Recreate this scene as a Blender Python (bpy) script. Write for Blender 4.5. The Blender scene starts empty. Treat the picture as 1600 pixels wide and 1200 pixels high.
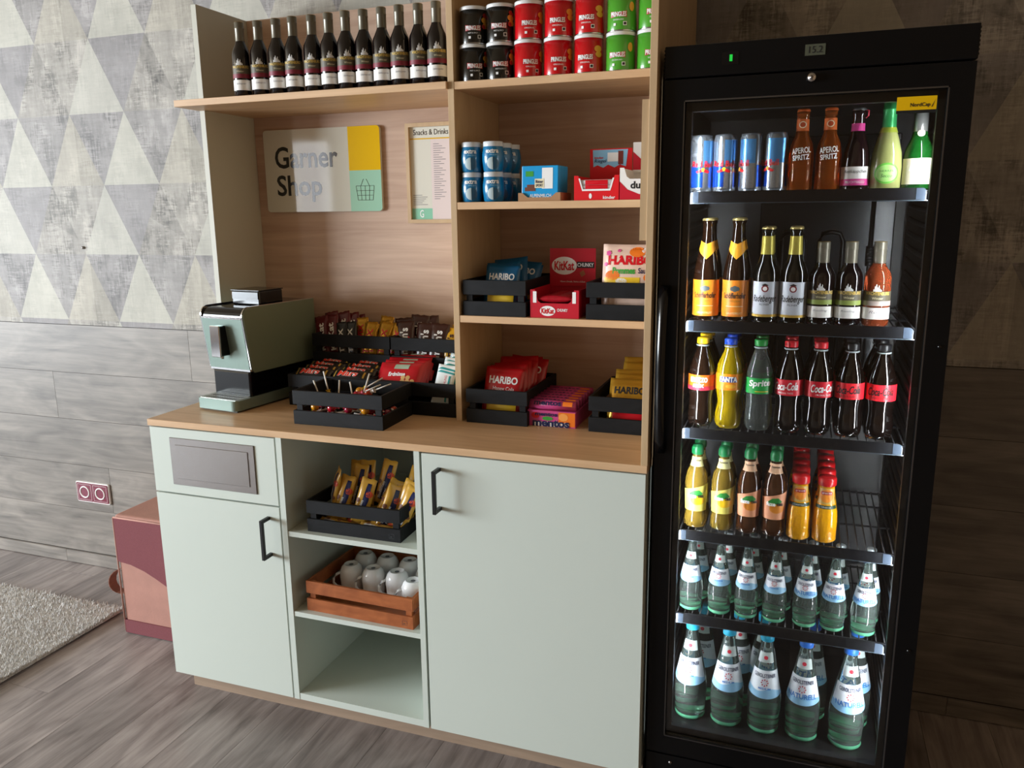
import bpy, bmesh, math, random
from mathutils import Matrix, Vector
random.seed(7)
SC = bpy.context.scene
COL = SC.collection
PI = math.pi

# ------------------------------------------------------------------ camera
cam_d = bpy.data.cameras.new('camera')
cam_d.sensor_fit = 'HORIZONTAL'; cam_d.sensor_width = 36.0
cam_d.lens = 36.0 * 1256.4 / 1600.0
cam_d.clip_start = 0.05
cam = bpy.data.objects.new('camera', cam_d); COL.objects.link(cam)
FW = Vector((-0.33207, 0.91969, -0.20951)); RT = Vector((0.94131, 0.33735, -0.01110)); UP = Vector((-0.06047, 0.20090, 0.97774))
cam.matrix_world = Matrix(((RT.x, UP.x, -FW.x, 1.8216), (RT.y, UP.y, -FW.y, -1.8293), (RT.z, UP.z, -FW.z, 1.5088), (0, 0, 0, 1)))
SC.camera = cam

# ------------------------------------------------------------------ world, lights, exposure
SC.view_settings.view_transform = 'Standard'
SC.view_settings.look = 'None'
SC.view_settings.gamma = 1.0
SC.view_settings.use_curve_mapping = False
SC.view_settings.exposure = 0.0
wd = bpy.data.worlds.new('world'); SC.world = wd; wd.use_nodes = True
wd.node_tree.nodes['Background'].inputs[0].default_value = (0.60, 0.75, 1.0, 1)
wd.node_tree.nodes['Background'].inputs[1].default_value = 1.0

def area(name, loc, normal, sx, sy, power, color, spread=PI):
    l = bpy.data.lights.new(name, 'AREA'); l.shape = 'RECTANGLE'; l.size = sx; l.size_y = sy
    l.energy = power; l.color = color; l.spread = spread
    o = bpy.data.objects.new(name, l); COL.objects.link(o); o.location = loc
    o.rotation_euler = Vector(normal).to_track_quat('-Z', 'Y').to_euler()
    return o
# daylight in the two windows of the room (left wall and rear wall)
area('window_daylight', (-6.0, -3.3, 1.50), (1, 0.25, -0.08), 3.4, 1.9, 960, (0.85, 0.93, 1.0))
area('window_daylight', (-3.80, -5.56, 1.45), (0.35, 1, -0.10), .46, 1.78, 14, (0.95, 0.97, 1.0))

# ------------------------------------------------------------------ helpers
def lin(h):
    h = h.lstrip('#'); c = [int(h[i:i + 2], 16) / 255 for i in (0, 2, 4)]
    return tuple(x / 12.92 if x <= .04045 else ((x + .055) / 1.055) ** 2.4 for x in c)

MATS = {}
def mat(name, col, rough=.5, metal=0., trans=0., ior=1.45, coat=0., spec=.5, emit=None, estr=0., var=0., vscale=30., bump=0., bscale=200.):
    if name in MATS: return MATS[name]
    m = bpy.data.materials.new(name); m.use_nodes = True
    nt = m.node_tree; p = nt.nodes['Principled BSDF']
    c = lin(col) if isinstance(col, str) else col
    p.inputs['Base Color'].default_value = (*c, 1)
    p.inputs['Roughness'].default_value = rough
    p.inputs['Metallic'].default_value = metal
    p.inputs['Transmission Weight'].default_value = trans
    p.inputs['IOR'].default_value = ior
    p.inputs['Coat Weight'].default_value = coat
    p.inputs['Coat Roughness'].default_value = .05
    p.inputs['Specular IOR Level'].default_value = spec
    if emit:
        p.inputs['Emission Color'].default_value = (*lin(emit), 1); p.inputs['Emission Strength'].default_value = estr
    if var > 0 or bump > 0:
        tc = nt.nodes.new('ShaderNodeTexCoord')
        if var > 0:
            n = nt.nodes.new('ShaderNodeTexNoise'); n.inputs['Scale'].default_value = vscale; n.inputs['Detail'].default_value = 4
            mx = nt.nodes.new('ShaderNodeMix'); mx.data_type = 'RGBA'
            mx.inputs[6].default_value = (*[x * (1 - var) for x in c], 1); mx.inputs[7].default_value = (*[min(1, x * (1 + var)) for x in c], 1)
            nt.links.new(tc.outputs['Object'], n.inputs['Vector']); nt.links.new(n.outputs[0], mx.inputs[0]); nt.links.new(mx.outputs[2], p.inputs['Base Color'])
        if bump > 0:
            n2 = nt.nodes.new('ShaderNodeTexNoise'); n2.inputs['Scale'].default_value = bscale; n2.inputs['Detail'].default_value = 3
            b = nt.nodes.new('ShaderNodeBump'); b.inputs['Strength'].default_value = bump; b.inputs['Distance'].default_value = .004
            nt.links.new(tc.outputs['Object'], n2.inputs['Vector']); nt.links.new(n2.outputs[0], b.inputs['Height']); nt.links.new(b.outputs[0], p.inputs['Normal'])
    MATS[name] = m
    return m

def wood(name, c1, c2, scale=(3, 60, 60), rough=.5, world=False, rand=.0, contrast=(.3, .7), fine=.35, knots=True, spec=.4, bump=.05):
    """grain running along the axis with the small scale value"""
    m = bpy.data.materials.new(name); m.use_nodes = True
    nt = m.node_tree; L = nt.links; N = nt.nodes.new; p = nt.nodes['Principled BSDF']
    if world:
        src = N('ShaderNodeNewGeometry').outputs['Position']
    else:
        src = N('ShaderNodeTexCoord').outputs['Object']
    oi = N('ShaderNodeObjectInfo')
    cmb = N('ShaderNodeCombineXYZ')
    mul = N('ShaderNodeMath'); mul.operation = 'MULTIPLY'; mul.inputs[1].default_value = 37.0
    L.new(oi.outputs['Random'], mul.inputs[0])
    for i in range(3): L.new(mul.outputs[0], cmb.inputs[i])
    ad = N('ShaderNodeVectorMath'); L.new(src, ad.inputs[0]); L.new(cmb.outputs[0], ad.inputs[1])
    sc = N('ShaderNodeVectorMath'); sc.operation = 'MULTIPLY'; sc.inputs[1].default_value = scale; L.new(ad.outputs[0], sc.inputs[0])
    n1 = N('ShaderNodeTexNoise'); n1.inputs['Scale'].default_value = 1; n1.inputs['Detail'].default_value = 6; n1.inputs['Roughness'].default_value = .65; n1.inputs['Distortion'].default_value = .6
    L.new(sc.outputs[0], n1.inputs['Vector'])
    sc2 = N('ShaderNodeVectorMath'); sc2.operation = 'MULTIPLY'; sc2.inputs[1].default_value = tuple(s * (.25 if s > 10 else 1.2) for s in scale); L.new(ad.outputs[0], sc2.inputs[0])
    n2 = N('ShaderNodeTexNoise'); n2.inputs['Scale'].default_value = 1; n2.inputs['Detail'].default_value = 3; n2.inputs['Distortion'].default_value = 1.2
    L.new(sc2.outputs[0], n2.inputs['Vector'])
    mix = N('ShaderNodeMath'); mix.operation = 'MULTIPLY_ADD'; mix.inputs[1].default_value = fine
    m2 = N('ShaderNodeMath'); m2.operation = 'MULTIPLY'; m2.inputs[1].default_value = 1 - fine
    L.new(n2.outputs[0], m2.inputs[0]); L.new(n1.outputs[0], mix.inputs[0]); L.new(m2.outputs[0], mix.inputs[2])
    r = N('ShaderNodeValToRGB'); r.color_ramp.elements[0].position = contrast[0]; r.color_ramp.elements[1].position = contrast[1]
    r.color_ramp.elements[0].color = (*lin(c1), 1); r.color_ramp.elements[1].color = (*lin(c2), 1)
    L.new(mix.outputs[0], r.inputs[0])
    out = r.outputs[0]
    if rand > 0:
        hv = N('ShaderNodeHueSaturation')
        ma = N('ShaderNodeMath'); ma.operation = 'MULTIPLY_ADD'; ma.inputs[1].default_value = rand * 2; ma.inputs[2].default_value = 1 - rand
        L.new(oi.outputs['Random'], ma.inputs[0]); L.new(ma.outputs[0], hv.inputs['Value']); L.new(out, hv.inputs['Color']); out = hv.outputs[0]
    L.new(out, p.inputs['Base Color'])
    b = N('ShaderNodeBump'); b.inputs['Strength'].default_value = bump; b.inputs['Distance'].default_value = .002
    L.new(n1.outputs[0], b.inputs['Height']); L.new(b.outputs[0], p.inputs['Normal'])
    p.inputs['Roughness'].default_value = rough; p.inputs['Specular IOR Level'].default_value = spec
    MATS[name] = m
    return m

class MB:
    def __init__(s): s.v = []; s.f = []; s.sm = []
    def add(s, vs, fs, smooth=False):
        b = len(s.v); s.v += [tuple(v) for v in vs]
        for f in fs: s.f.append(tuple(b + i for i in f)); s.sm.append(smooth)
        return s
    def box(s, x0, x1, y0, y1, z0, z1):
        vs = [(x, y, z) for z in (z0, z1) for y in (y0, y1) for x in (x0, x1)]
        return s.add(vs, [(0, 2, 3, 1), (4, 5, 7, 6), (0, 1, 5, 4), (2, 6, 7, 3), (0, 4, 6, 2), (1, 3, 7, 5)])
    def prism(s, pts, a0, a1, axis='y'):
        n = len(pts)
        def P(u, v, a): return (u, a, v) if axis == 'y' else ((a, u, v) if axis == 'x' else (u, v, a))
        vs = [P(u, v, a0) for u, v in pts] + [P(u, v, a1) for u, v in pts]
        fs = [tuple(range(n - 1, -1, -1)), tuple(range(n, 2 * n))] + [(i, (i + 1) % n, n + (i + 1) % n, n + i) for i in range(n)]
        return s.add(vs, fs)
    def lathe(s, prof, n=24, c=(0, 0, 0), sq=0., smooth=True):
        vs = []; fs = []
        for r, z in prof:
            for i in range(n):
                t = 2 * PI * i / n
                k = 1.0
                if sq: k = 1 / (abs(math.cos(t)) ** sq + abs(math.sin(t)) ** sq) ** (1 / sq)
                vs.append((c[0] + r * k * math.sin(t), c[1] - r * k * math.cos(t), c[2] + z))
        for j in range(len(prof) - 1):
            for i in range(n):
                fs.append((j * n + i, j * n + (i + 1) % n, (j + 1) * n + (i + 1) % n, (j + 1) * n + i))
        return s.add(vs, fs, smooth)
    def tube(s, pts, r, n=8, smooth=True, cap=True):
        vs = []; fs = []
        pts = [Vector(p) for p in pts]
        for k, p in enumerate(pts):
            d = (pts[min(k + 1, len(pts) - 1)] - pts[max(k - 1, 0)]).normalized()
            a = d.cross(Vector((0, 0, 1)) if abs(d.z) < .9 else Vector((1, 0, 0))).normalized(); b = d.cross(a)
            rr = r[k] if isinstance(r, (list, tuple)) else r
            for i in range(n):
                t = 2 * PI * i / n; vs.append(p + a * (rr * math.cos(t)) + b * (rr * math.sin(t)))
        for k in range(len(pts) - 1):
            for i in range(n): fs.append((k * n + i, k * n + (i + 1) % n, (k + 1) * n + (i + 1) % n, (k + 1) * n + i))
        if cap: fs += [tuple(range(n - 1, -1, -1)), tuple(range((len(pts) - 1) * n, len(pts) * n))]
        return s.add(vs, fs, smooth)
    def sphere(s, c, r, n=12, m=8, sz=1.):
        prof = [(max(1e-5, r * math.sin(PI * j / m)), -r * sz * math.cos(PI * j / m)) for j in range(m + 1)]
        return s.lathe(prof, n, c)
    def build(s, name, m, parent=None, bevel=0., seg=2, recalc=True):
        me = bpy.data.meshes.new(name)
        me.from_pydata(s.v, [], s.f)
        me.polygons.foreach_set('use_smooth', s.sm)
        if bevel > 0 or recalc:
            bm = bmesh.new(); bm.from_mesh(me)
            if bevel > 0:
                bmesh.ops.bevel(bm, geom=list(bm.edges), offset=bevel, segments=seg, affect='EDGES', profile=.5)
                for f in bm.faces: f.smooth = False
            bmesh.ops.recalc_face_normals(bm, faces=bm.faces)
            bm.to_mesh(me); bm.free()
        me.update()
        return link(name, me, m, parent)

def link(name, me, m, parent=None):
    if m is not None:
        if isinstance(m, str): m = MATS[m]
        me.materials.clear(); me.materials.append(m)
    o = bpy.data.objects.new(name, me); COL.objects.link(o)
    if parent is not None: o.parent = parent
    return o

def thing(name, label, cat, loc=(0, 0, 0), rz=0., group=None):
    o = bpy.data.objects.new(name, None); COL.objects.link(o); o.empty_display_size = .05
    o.location = loc; o.rotation_euler = (0, 0, rz)
    return tag(o, label, cat, group)
def tag(o, label, cat, group=None):
    o['label'] = label; o['category'] = cat
    if group: o['group'] = group
    return o
def struct(o): o['kind'] = 'structure'; return o
def copy_tree(o, parent=None):
    c = o.copy(); COL.objects.link(c)
    if parent is not None: c.parent = parent
    for ch in o.children: copy_tree(ch, c)
    return c
def place(proto, first, loc, rot=(0, 0, 0), label=None, group=None):
    o = proto if first else copy_tree(proto)
    o.location = loc; o.rotation_euler = rot
    if label: o['label'] = label
    if group: o['group'] = group
    return o
ORD = ['first', 'second', 'third', 'fourth', 'fifth', 'sixth', 'seventh', 'eighth', 'ninth', 'tenth', 'eleventh', 'twelfth']

# ---- lettering: text turned into mesh and wrapped on a surface
TXT = {}
def text_geo(s, bold=0., shear=0.):
    k = (s, bold, shear)
    if k in TXT: return TXT[k]
    cu = bpy.data.curves.new('t', 'FONT'); cu.body = s; cu.size = 1.0; cu.resolution_u = 3; cu.shear = shear; cu.offset = bold
    cu.align_x = 'LEFT'
    ob = bpy.data.objects.new('t', cu); COL.objects.link(ob)
    bpy.context.view_layer.update()
    me = bpy.data.meshes.new_from_object(ob.evaluated_get(bpy.context.evaluated_depsgraph_get()))
    vs = [(v.co.x, v.co.y) for v in me.vertices]; fs = [tuple(p.vertices) for p in me.polygons]
    bpy.data.objects.remove(ob); bpy.data.curves.remove(cu); bpy.data.meshes.remove(me)
    x0 = min(v[0] for v in vs); x1 = max(v[0] for v in vs); y0 = min(v[1] for v in vs); y1 = max(v[1] for v in vs)
    TXT[k] = (vs, fs, x0, x1, y0, y1)
    return TXT[k]
def letter(s, fn, cx, cy, w, m, parent, h=None, bold=.0, shear=0., rot=0., name='lettering', multi=None):
    """fn maps (u, v) on the label to a 3D point; text centred on (cx, cy), w wide"""
    vs, fs, x0, x1, y0, y1 = text_geo(s, bold, shear)
    k = w / (x1 - x0); kv = k if h is None else h / (y1 - y0)
    out = []
    for x, y in vs:
        a = (x - (x0 + x1) / 2) * k; b = (y - (y0 + y1) / 2) * kv
        u = cx + a * math.cos(rot) - b * math.sin(rot); v = cy + a * math.sin(rot) + b * math.cos(rot)
        out.append(fn(u, v))
    mb = MB().add(out, fs)
    return mb.build(name, m, parent, recalc=False)
def shape(pts, fn, m, parent, name='mark'):
    """flat polygon marks printed on a label; pts is a list of polygons in (u, v), refined so they follow a curved surface"""
    mb = MB()
    for poly in pts:
        if getattr(fn, 'flat', False):
            mb.add([fn(u, v) for u, v in poly], [tuple(range(len(poly)))]); continue
        bm = bmesh.new()
        bm.faces.new([bm.verts.new((u, v, 0)) for u, v in poly])
        bmesh.ops.triangulate(bm, faces=bm.faces[:])
        for _ in range(4):
            es = [e for e in bm.edges if e.calc_length() > .0055]
            if not es: break
            bmesh.ops.subdivide_edges(bm, edges=es, cuts=1); bmesh.ops.triangulate(bm, faces=bm.faces[:])
        bm.verts.index_update()
        mb.add([fn(v.co.x, v.co.y) for v in bm.verts], [tuple(v.index for v in f.verts) for f in bm.faces]); bm.free()
    return mb.build(name, m, parent, recalc=False)
def disc(cx, cy, r, n=20, ry=None):
    ry = ry or r
    return [(cx + r * math.cos(2 * PI * i / n), cy + ry * math.sin(2 * PI * i / n)) for i in range(n)]
def rect(x0, x1, y0, y1): return [(x0, y0), (x1, y0), (x1, y1), (x0, y1)]
def planar(o, eps):      # a face looking to -Y at y=o
    f = lambda u, v: (u, o - eps, v)
    f.flat = True
    return f
def rfun(prof):
    ps = sorted([(z, r) for r, z in prof if r > .002])
    def f(z):
        if z <= ps[0][0]: return ps[0][1]
        for (a, ra), (b, rb) in zip(ps, ps[1:]):
            if a <= z <= b: return max(ra, rb) if b - a < 1e-6 else ra + (rb - ra) * (z - a) / (b - a)
        return ps[-1][1]
    return f
def wrap(prof, eps, turn=0.):
    f = rfun(prof); rm = max(r for r, z in prof)
    def g(u, v):
        t = u / max(f(v), .35 * rm) + turn; r = f(v) + eps
        return (r * math.sin(t), -r * math.cos(t), v)
    return g
def label_patch(prof, z0, z1, span, eps, m, parent, name='label', turn=0., n=20, top=None, bottom=None):
    """curved label following a lathe profile; span in radians; top/bottom = functions of t in -1..1 adding to the edge"""
    f = rfun(prof); zs = [z0] + sorted(z for r, z in prof if z0 < z < z1) + [z1]
    if span >= 2 * PI - .01: n = 32
    mb = MB(); vs = []; fs = []
    for z in zs:
        for i in range(n + 1):
            q = 2 * i / n - 1; t = q * span / 2 + turn
            k = (z - z0) / (z1 - z0)
            zz = z + (k * top(q) if top else 0) + ((1 - k) * bottom(q) if bottom else 0)
            r = f(zz) + eps; vs.append((r * math.sin(t), -r * math.cos(t), zz))
    for j in range(len(zs) - 1):
        for i in range(n): fs.append((j * (n + 1) + i, j * (n + 1) + i + 1, (j + 1) * (n + 1) + i + 1, (j + 1) * (n + 1) + i))
    mb.add(vs, fs, True)
    return mb.build(name, m, parent, recalc=False)

# ------------------------------------------------------------------ materials
SAGE = mat('sage_lacquer', '#cad2c9', .35, var=.02, vscale=3)
SAGED = mat('sage_olive_panel', '#bebcae', .45, var=.03, vscale=3)
PLINTH = wood('plinth_oak', '#8a7664', '#a8917c', (2.2, 90, 90), .45, contrast=(.25, .75))
OAK = wood('oak_laminate', '#bd9670', '#dfbb92', (2.2, 90, 90), .42, contrast=(.25, .75))
OAKV = wood('oak_laminate_upright', '#b59670', '#ccb08a', (60, 60, 3), .45, contrast=(.25, .75))
OAKB = wood('oak_laminate_back', '#b0907a', '#cfb19a', (1.6, 90, 85), .5, contrast=(.3, .7))
BLKWOOD = wood('black_stained_wood', '#08090a', '#17181b', (10, 90, 90), .6, contrast=(.3, .7), bump=.2, spec=.25)
BRNWOOD = wood('acacia_wood', '#7a3d1c', '#b5693a', (10, 70, 70), .45, contrast=(.25, .75))
BLACK = mat('black_powder_coat', '#0c0c0d', .42)
BLACKG = mat('black_gloss', '#08080a', .16)
STEEL = mat('brushed_steel', '#8e8a88', .34, metal=1., bump=.05, bscale=300)
CHROME = mat('chrome', '#d8d8da', .08, metal=1.)
WHITE = mat('white_plastic', '#eceae6', .35)
PAPERW = mat('white_print', '#efefed', .5)
PBLACK = mat('black_print', '#111111', .5)
GOLDP = mat('gold_print', '#c9a44a', .4, metal=.3)
RED = mat('red_print', '#d01020', .35)

# ================================================================== the setting
def wallpaper():
    m = bpy.data.materials.new('triangle_wallpaper'); m.use_nodes = True
    nt = m.node_tree; L = nt.links; N = nt.nodes.new; p = nt.nodes['Principled BSDF']
    pos = N('ShaderNodeNewGeometry').outputs['Position']
    sp = N('ShaderNodeSeparateXYZ'); L.new(pos, sp.inputs[0])
    def M(op, a, b=None, c=None):
        n = N('ShaderNodeMath'); n.operation = op
        for i, x in enumerate((a, b, c)):
            if x is None: continue
            if isinstance(x, (int, float)): n.inputs[i].default_value = x
            else: L.new(x, n.inputs[i])
        return n.outputs[0]
    B, H, X0, Z0 = .2695, .2665, -.619, 1.3605
    v = M('DIVIDE', M('SUBTRACT', sp.outputs[2], Z0), H)
    u = M('SUBTRACT', M('DIVIDE', M('SUBTRACT', sp.outputs[0], X0), B), M('MULTIPLY', v, .5))
    fv = M('FRACT', v); r = M('FLOOR', v); fu = M('FRACT', u); c = M('FLOOR', u)
    down = M('GREATER_THAN', M('ADD', fu, fv), 1.0)
    par = M('FLOORED_MODULO', M('ADD', c, M('FLOOR', M('MULTIPLY', r, .5))), 2)
    rp = M('FLOORED_MODULO', r, 2)
    idx = M('MULTIPLY_ADD', rp, 4, M('MULTIPLY_ADD', par, 2, down))
    tone = N('ShaderNodeValToRGB'); tone.color_ramp.interpolation = 'CONSTANT'
    # row even: up-a, down-a, up-b, down-b ; row odd: same
    cols = ['#96918a', '#9d9890', '#adaaa0', '#8c8887', '#a8a296', '#8d8987', '#aeaba0', '#8f8b88']
    grun = [.9, .9, .15, .3, .3, .8, .15, .75]
    els = tone.color_ramp.elements
    while len(els) < 8: els.new(.5)
    for i, h in enumerate(cols): els[i].position = i / 8; els[i].color = (*lin(h), grun[i])
    fac = M('DIVIDE', M('ADD', idx, .3), 8); L.new(fac, tone.inputs[0])
    # printed half panels inside a triangle: an upright split through the apex
    bary = M('SUBTRACT', M('ADD', fu, M('MULTIPLY', fv, .5)), .5)
    half = M('GREATER_THAN', bary, .06)
    split = M('MULTIPLY', half, M('GREATER_THAN', M('MULTIPLY', rp, M('SUBTRACT', 1, down)), .5))
    split = M('MULTIPLY', split, M('SUBTRACT', 1, par))
    dk = M('MULTIPLY', M('MULTIPLY', M('SUBTRACT', 1, rp), M('SUBTRACT', 1, par)), M('MULTIPLY', M('SUBTRACT', 1, down), M('GREATER_THAN', M('ADD', fv, M('MULTIPLY', bary, .5)), .42)))
    # grunge: streaks along Z and scratches along X
    def noise(scale, detail=6, rough=.7):
        s = N('ShaderNodeVectorMath'); s.operation = 'MULTIPLY'; s.inputs[1].default_value = scale; L.new(pos, s.inputs[0])
        n = N('ShaderNodeTexNoise'); n.inputs['Scale'].default_value = 1; n.inputs['Detail'].default_value = detail; n.inputs['Roughness'].default_value = rough
        L.new(s.outputs[0], n.inputs['Vector']); return n.outputs[0]
    st = noise((60, 1, 9)); scx = noise((10, 1, 70)); bl = noise((9, 1, 7), 8, .6)
    g = M('ADD', M('MULTIPLY', M('SUBTRACT', st, .5), .9), M('MULTIPLY', M('SUBTRACT', scx, .5), .9))
    g = M('MULTIPLY', g, M('MULTIPLY_ADD', tone.outputs['Alpha'], 1.2, .35))
    g2 = M('MULTIPLY', M('SUBTRACT', bl, .5), M('MULTIPLY_ADD', tone.outputs['Alpha'], 1.5, .5))
    def step(x, a, b):
        n = N('ShaderNodeMapRange'); n.interpolation_type = 'SMOOTHSTEP'; n.inputs['From Min'].default_value = a; n.inputs['From Max'].default_value = b; L.new(x, n.inputs['Value']); return n.outputs[0]
    pst = noise((150, 1, 14), 5, .75); psx = noise((16, 1, 170), 5, .75); big = noise((11, 1, 9), 5, .6); big2 = noise((14, 3, 6), 4, .6)
    peel = step(M('ADD', M('MULTIPLY', M('ADD', pst, psx), .32), M('MULTIPLY', big, .36)), .44, .56)
    patch = step(big2, .42, .56)
    pe = M('MULTIPLY', M('MULTIPLY', M('SUBTRACT', peel, .5), patch), M('MULTIPLY_ADD', tone.outputs['Alpha'], .75, .06))
    val = M('ADD', M('ADD', 1.0, M('ADD', M('MULTIPLY', g, .5), pe)), M('SUBTRACT', M('MULTIPLY', g2, .55), M('ADD', M('MULTIPLY', split, .16), M('MULTIPLY', dk, .17))))
    hv = N('ShaderNodeHueSaturation'); L.new(tone.outputs[0], hv.inputs['Color']); L.new(val, hv.inputs['Value'])
    L.new(hv.outputs[0], p.inputs['Base Color']); p.inputs['Roughness'].default_value = .6
    p.inputs['Specular IOR Level'].default_value = .25
    return m
WALLP = wallpaper()
PANEL = wood('grey_oak_panel', '#4c4742', '#938b82', (2.6, 30, 40), .5, world=True, rand=.12, contrast=(.28, .70), fine=.5)
FLOORP = wood('grey_brown_floor_plank', '#635a57', '#aba19d', (42, 2.6, 30), .36, world=True, rand=.2, contrast=(.32, .66), fine=.5)
SEAM = mat('dark_seam', '#2a2521', .8)
PLASTER = mat('dim_plaster', '#7d6347', .8, var=.04, vscale=2)

YW = .6646; ZW = 1.072; XL, XR, YR, ZC = -6.1, 3.3, -5.6, 2.75
struct(MB().box(XL, XR, YW, YW + .15, ZW, ZC).build('wall_back', WALLP))
lower = struct(MB().box(XL, XR, YW + .006, YW + .15, 0, ZW).build('wall_back_panelling', SEAM))
rows = [(1.072, .868), (.868, .664), (.664, .460), (.460, .258), (.258, .058)]
cuts = [(-.42, -1.64, .80, 2.02, 3.2), (-1.153, .07, 1.29, 2.51), (-2.0, .2, 1.42, 2.75), (-.908, .31, 1.53, 2.64), (-1.9, -.3, .92, 2.14)]
for (z1, z0), cs in zip(rows, cuts):
    xs = [XL] + sorted(c for c in cs if XL < c < XR) + [XR]
    for a, b in zip(xs, xs[1:]):
        MB().box(a + .0007, b - .0007, YW, YW + .006, z0 + .0007, z1 - .0007).build('plank', PANEL, lower)
MB().box(XL, XR, YW - .001, YW + .004, ZW - .0012, ZW + .0012).build('seam_strip', SEAM, lower)
bb = struct(MB().box(XL, XR, YW - .004, YW, 0, .058).build('baseboard_back', SEAM))
for a, b in ((XL, -1.2), (-1.2, .0), (.0, 1.2), (1.2, 2.31), (2.31, XR)):
    MB().box(a + .0006, b - .0006, YW - .012, YW - .004, .003, .058).build('board', PANEL, bb)
floor = struct(MB().box(XL, XR, YR, YW + .15, -.1, -.004).build('floor', SEAM))
W = .188
k0 = int(math.floor((XL + .022) / W))
for k in range(-12, 18):
    xa = max(XL, -.022 + k * W); xb = min(XR, -.022 + (k + 1) * W)
    if xb <= XL or xa >= XR: continue
    off = {-3: -.14, -2: -.14 + .55, 0: .33, 1: -.62}.get(k, (k * .443 + .17) % 1.22 - .6)
    ys = [y for y in (off - 3.66, off - 2.44, off - 1.22, off, off + 1.22) if YR < y < YW]
    ys = [YR] + ys + [YW - .004]
    for a, b in zip(ys, ys[1:]):
        MB().box(xa + .0005, xb - .0005, a + .0005, b - .0005, -.004, 0).build('plank', FLOORP, floor)
# rest of the room: ceiling, left wall and rear wall with their windows, right wall
struct(MB().box(XL - .1, XR + .1, YR - .1, YW + .15, ZC, ZC + .1).build('ceiling', mat('ceiling_paint', '#b8a486', .9)))
struct(MB().box(XR, XR + .1, YR, YW + .15, 0, ZC).build('wall_right', PLASTER))
wl = MB(); wy0, wy1, wz0, wz1 = -5.05, -1.55, .5, 2.5
wl.box(XL - .1, XL, YR, wy0, 0, ZC).box(XL - .1, XL, wy1, YW + .15, 0, ZC).box(XL - .1, XL, wy0, wy1, 0, wz0).box(XL - .1, XL, wy0, wy1, wz1, ZC)
struct(wl.build('wall_left', PLASTER))
wr = MB(); vx0, vx1, vz0, vz1 = -4.06, -3.54, .55, 2.36
wr.box(XL, vx0, YR - .1, YR, 0, ZC).box(vx1, XR, YR - .1, YR, 0, ZC).box(vx0, vx1, YR - .1, YR, 0, vz0).box(vx0, vx1, YR - .1, YR, vz1, ZC)
struct(wr.build('wall_rear', PLASTER))
FRM = mat('white_window_frame', '#dcdcd8', .4)
w1 = struct(MB().box(XL - .06, XL - .02, wy0, wy0 + .06, wz0, wz1).box(XL - .06, XL - .02, wy1 - .06, wy1, wz0, wz1).box(XL - .06, XL - .02, wy0, wy1, wz0, wz0 + .06).box(XL - .06, XL - .02, wy0, wy1, wz1 - .06, wz1).box(XL - .06, XL - .02, -3.34, -3.26, wz0, wz1).build('window_1', FRM))
w2 = struct(MB().box(vx0, vx0 + .05, YR - .06, YR - .02, vz0, vz1).box(vx1 - .05, vx1, YR - .06, YR - .02, vz0, vz1).box(vx0, vx1, YR - .06, YR - .02, vz0, vz0 + .05).box(vx0, vx1, YR - .06, YR - .02, vz1 - .05, vz1).build('window_2', FRM))

# ================================================================== cabinet run
ZC1 = .9132; TC = .0194
X1, X1B, X1C, X2, X2B, X3, X4 = .4449, .4490, .4673, .8819, .8979, .9045, 1.4985
YBK = .597; ZB = .0735; ZD = .8902
def handle(name, x, z0, z1, parent):
    return MB().box(x - .005, x + .005, -.040, -.030, z0, z1).box(x - .005, x + .005, -.031, 0, z0, z0 + .010).box(x - .005, x + .005, -.031, 0, z1 - .010, z1).build(name, BLACK, parent, bevel=.001, seg=1)
DARKIN = mat('cabinet_inner', '#4c4c44', .7)
c = thing('base_cabinet', 'sage green base cabinet with steel flap drawer front and a tall narrow door', 'cabinet', (0, 0, 0))
MB().box(.002, X1B - .001, .021, YBK, ZB, ZC1 - TC).build('carcass', SAGE, c)
dr = MB().box(0, X1, 0, .020, .6880, ZD).build('drawer_front', SAGE, c, bevel=.001, seg=1)
fl = MB().box(.073, .3745, -.0035, .0005, .7165, .8630).build('steel_flap_frame', STEEL, c, bevel=.0012, seg=1)
MB().box(.094, .3535, -.0055, -.0030, .7370, .8425).build('steel_flap', STEEL, fl, bevel=.001, seg=1)
d = MB().box(0, X1, 0, .020, ZB, .6835).build('door', SAGE, c, bevel=.001, seg=1)
handle('handle', .4065, .531, .653, d)['label'] = 'black square bar handle'
c = thing('open_shelf_cabinet', 'open sage green shelf cabinet with three compartments between the doors', 'cabinet', (0, 0, 0))
MB().box(X1B, X1C, .0, YBK, ZB, ZC1 - TC).build('side_panel', SAGE, c)
MB().box(X2, X2B, .0, YBK, ZB, ZC1 - TC).build('side_panel', SAGE, c)
MB().box(X1C, X2, YBK - .02, YBK, ZB, ZC1 - TC).build('back_panel', SAGE, c)
MB().box(X1C, X2, .001, YBK - .02, ZB, .0945).build('bottom_panel', SAGE, c)
for z in (.6140, .3630): MB().box(X1C, X2, .002, YBK - .02, z - .0150, z).build('shelf', SAGE, c)
c = thing('base_cabinet', 'wide sage green base cabinet with one large door beside the fridge', 'cabinet', (0, 0, 0))
MB().box(X2B + .001, 1.4995, .021, YBK, ZB, ZC1 - TC).build('carcass', SAGE, c)
d = MB().box(X3, X4, 0, .020, ZB, ZD).build('door', SAGE, c, bevel=.001, seg=1)
handle('handle', .9555, .738, .856, d)['label'] = 'black square bar handle'
p = MB().box(.0189, 1.4985, .0547, .072, 0, ZB).build('plinth_board', PLINTH)
tag(p, 'oak plinth board along the floor under the sage cabinets', 'plinth')
wt = MB().box(-.0049, 1.5009, -.0011, YBK, ZC1 - TC, ZC1).build('worktop', OAK, bevel=.0008, seg=1)
tag(wt, 'oak worktop running over the sage green base cabinets', 'worktop')

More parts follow.
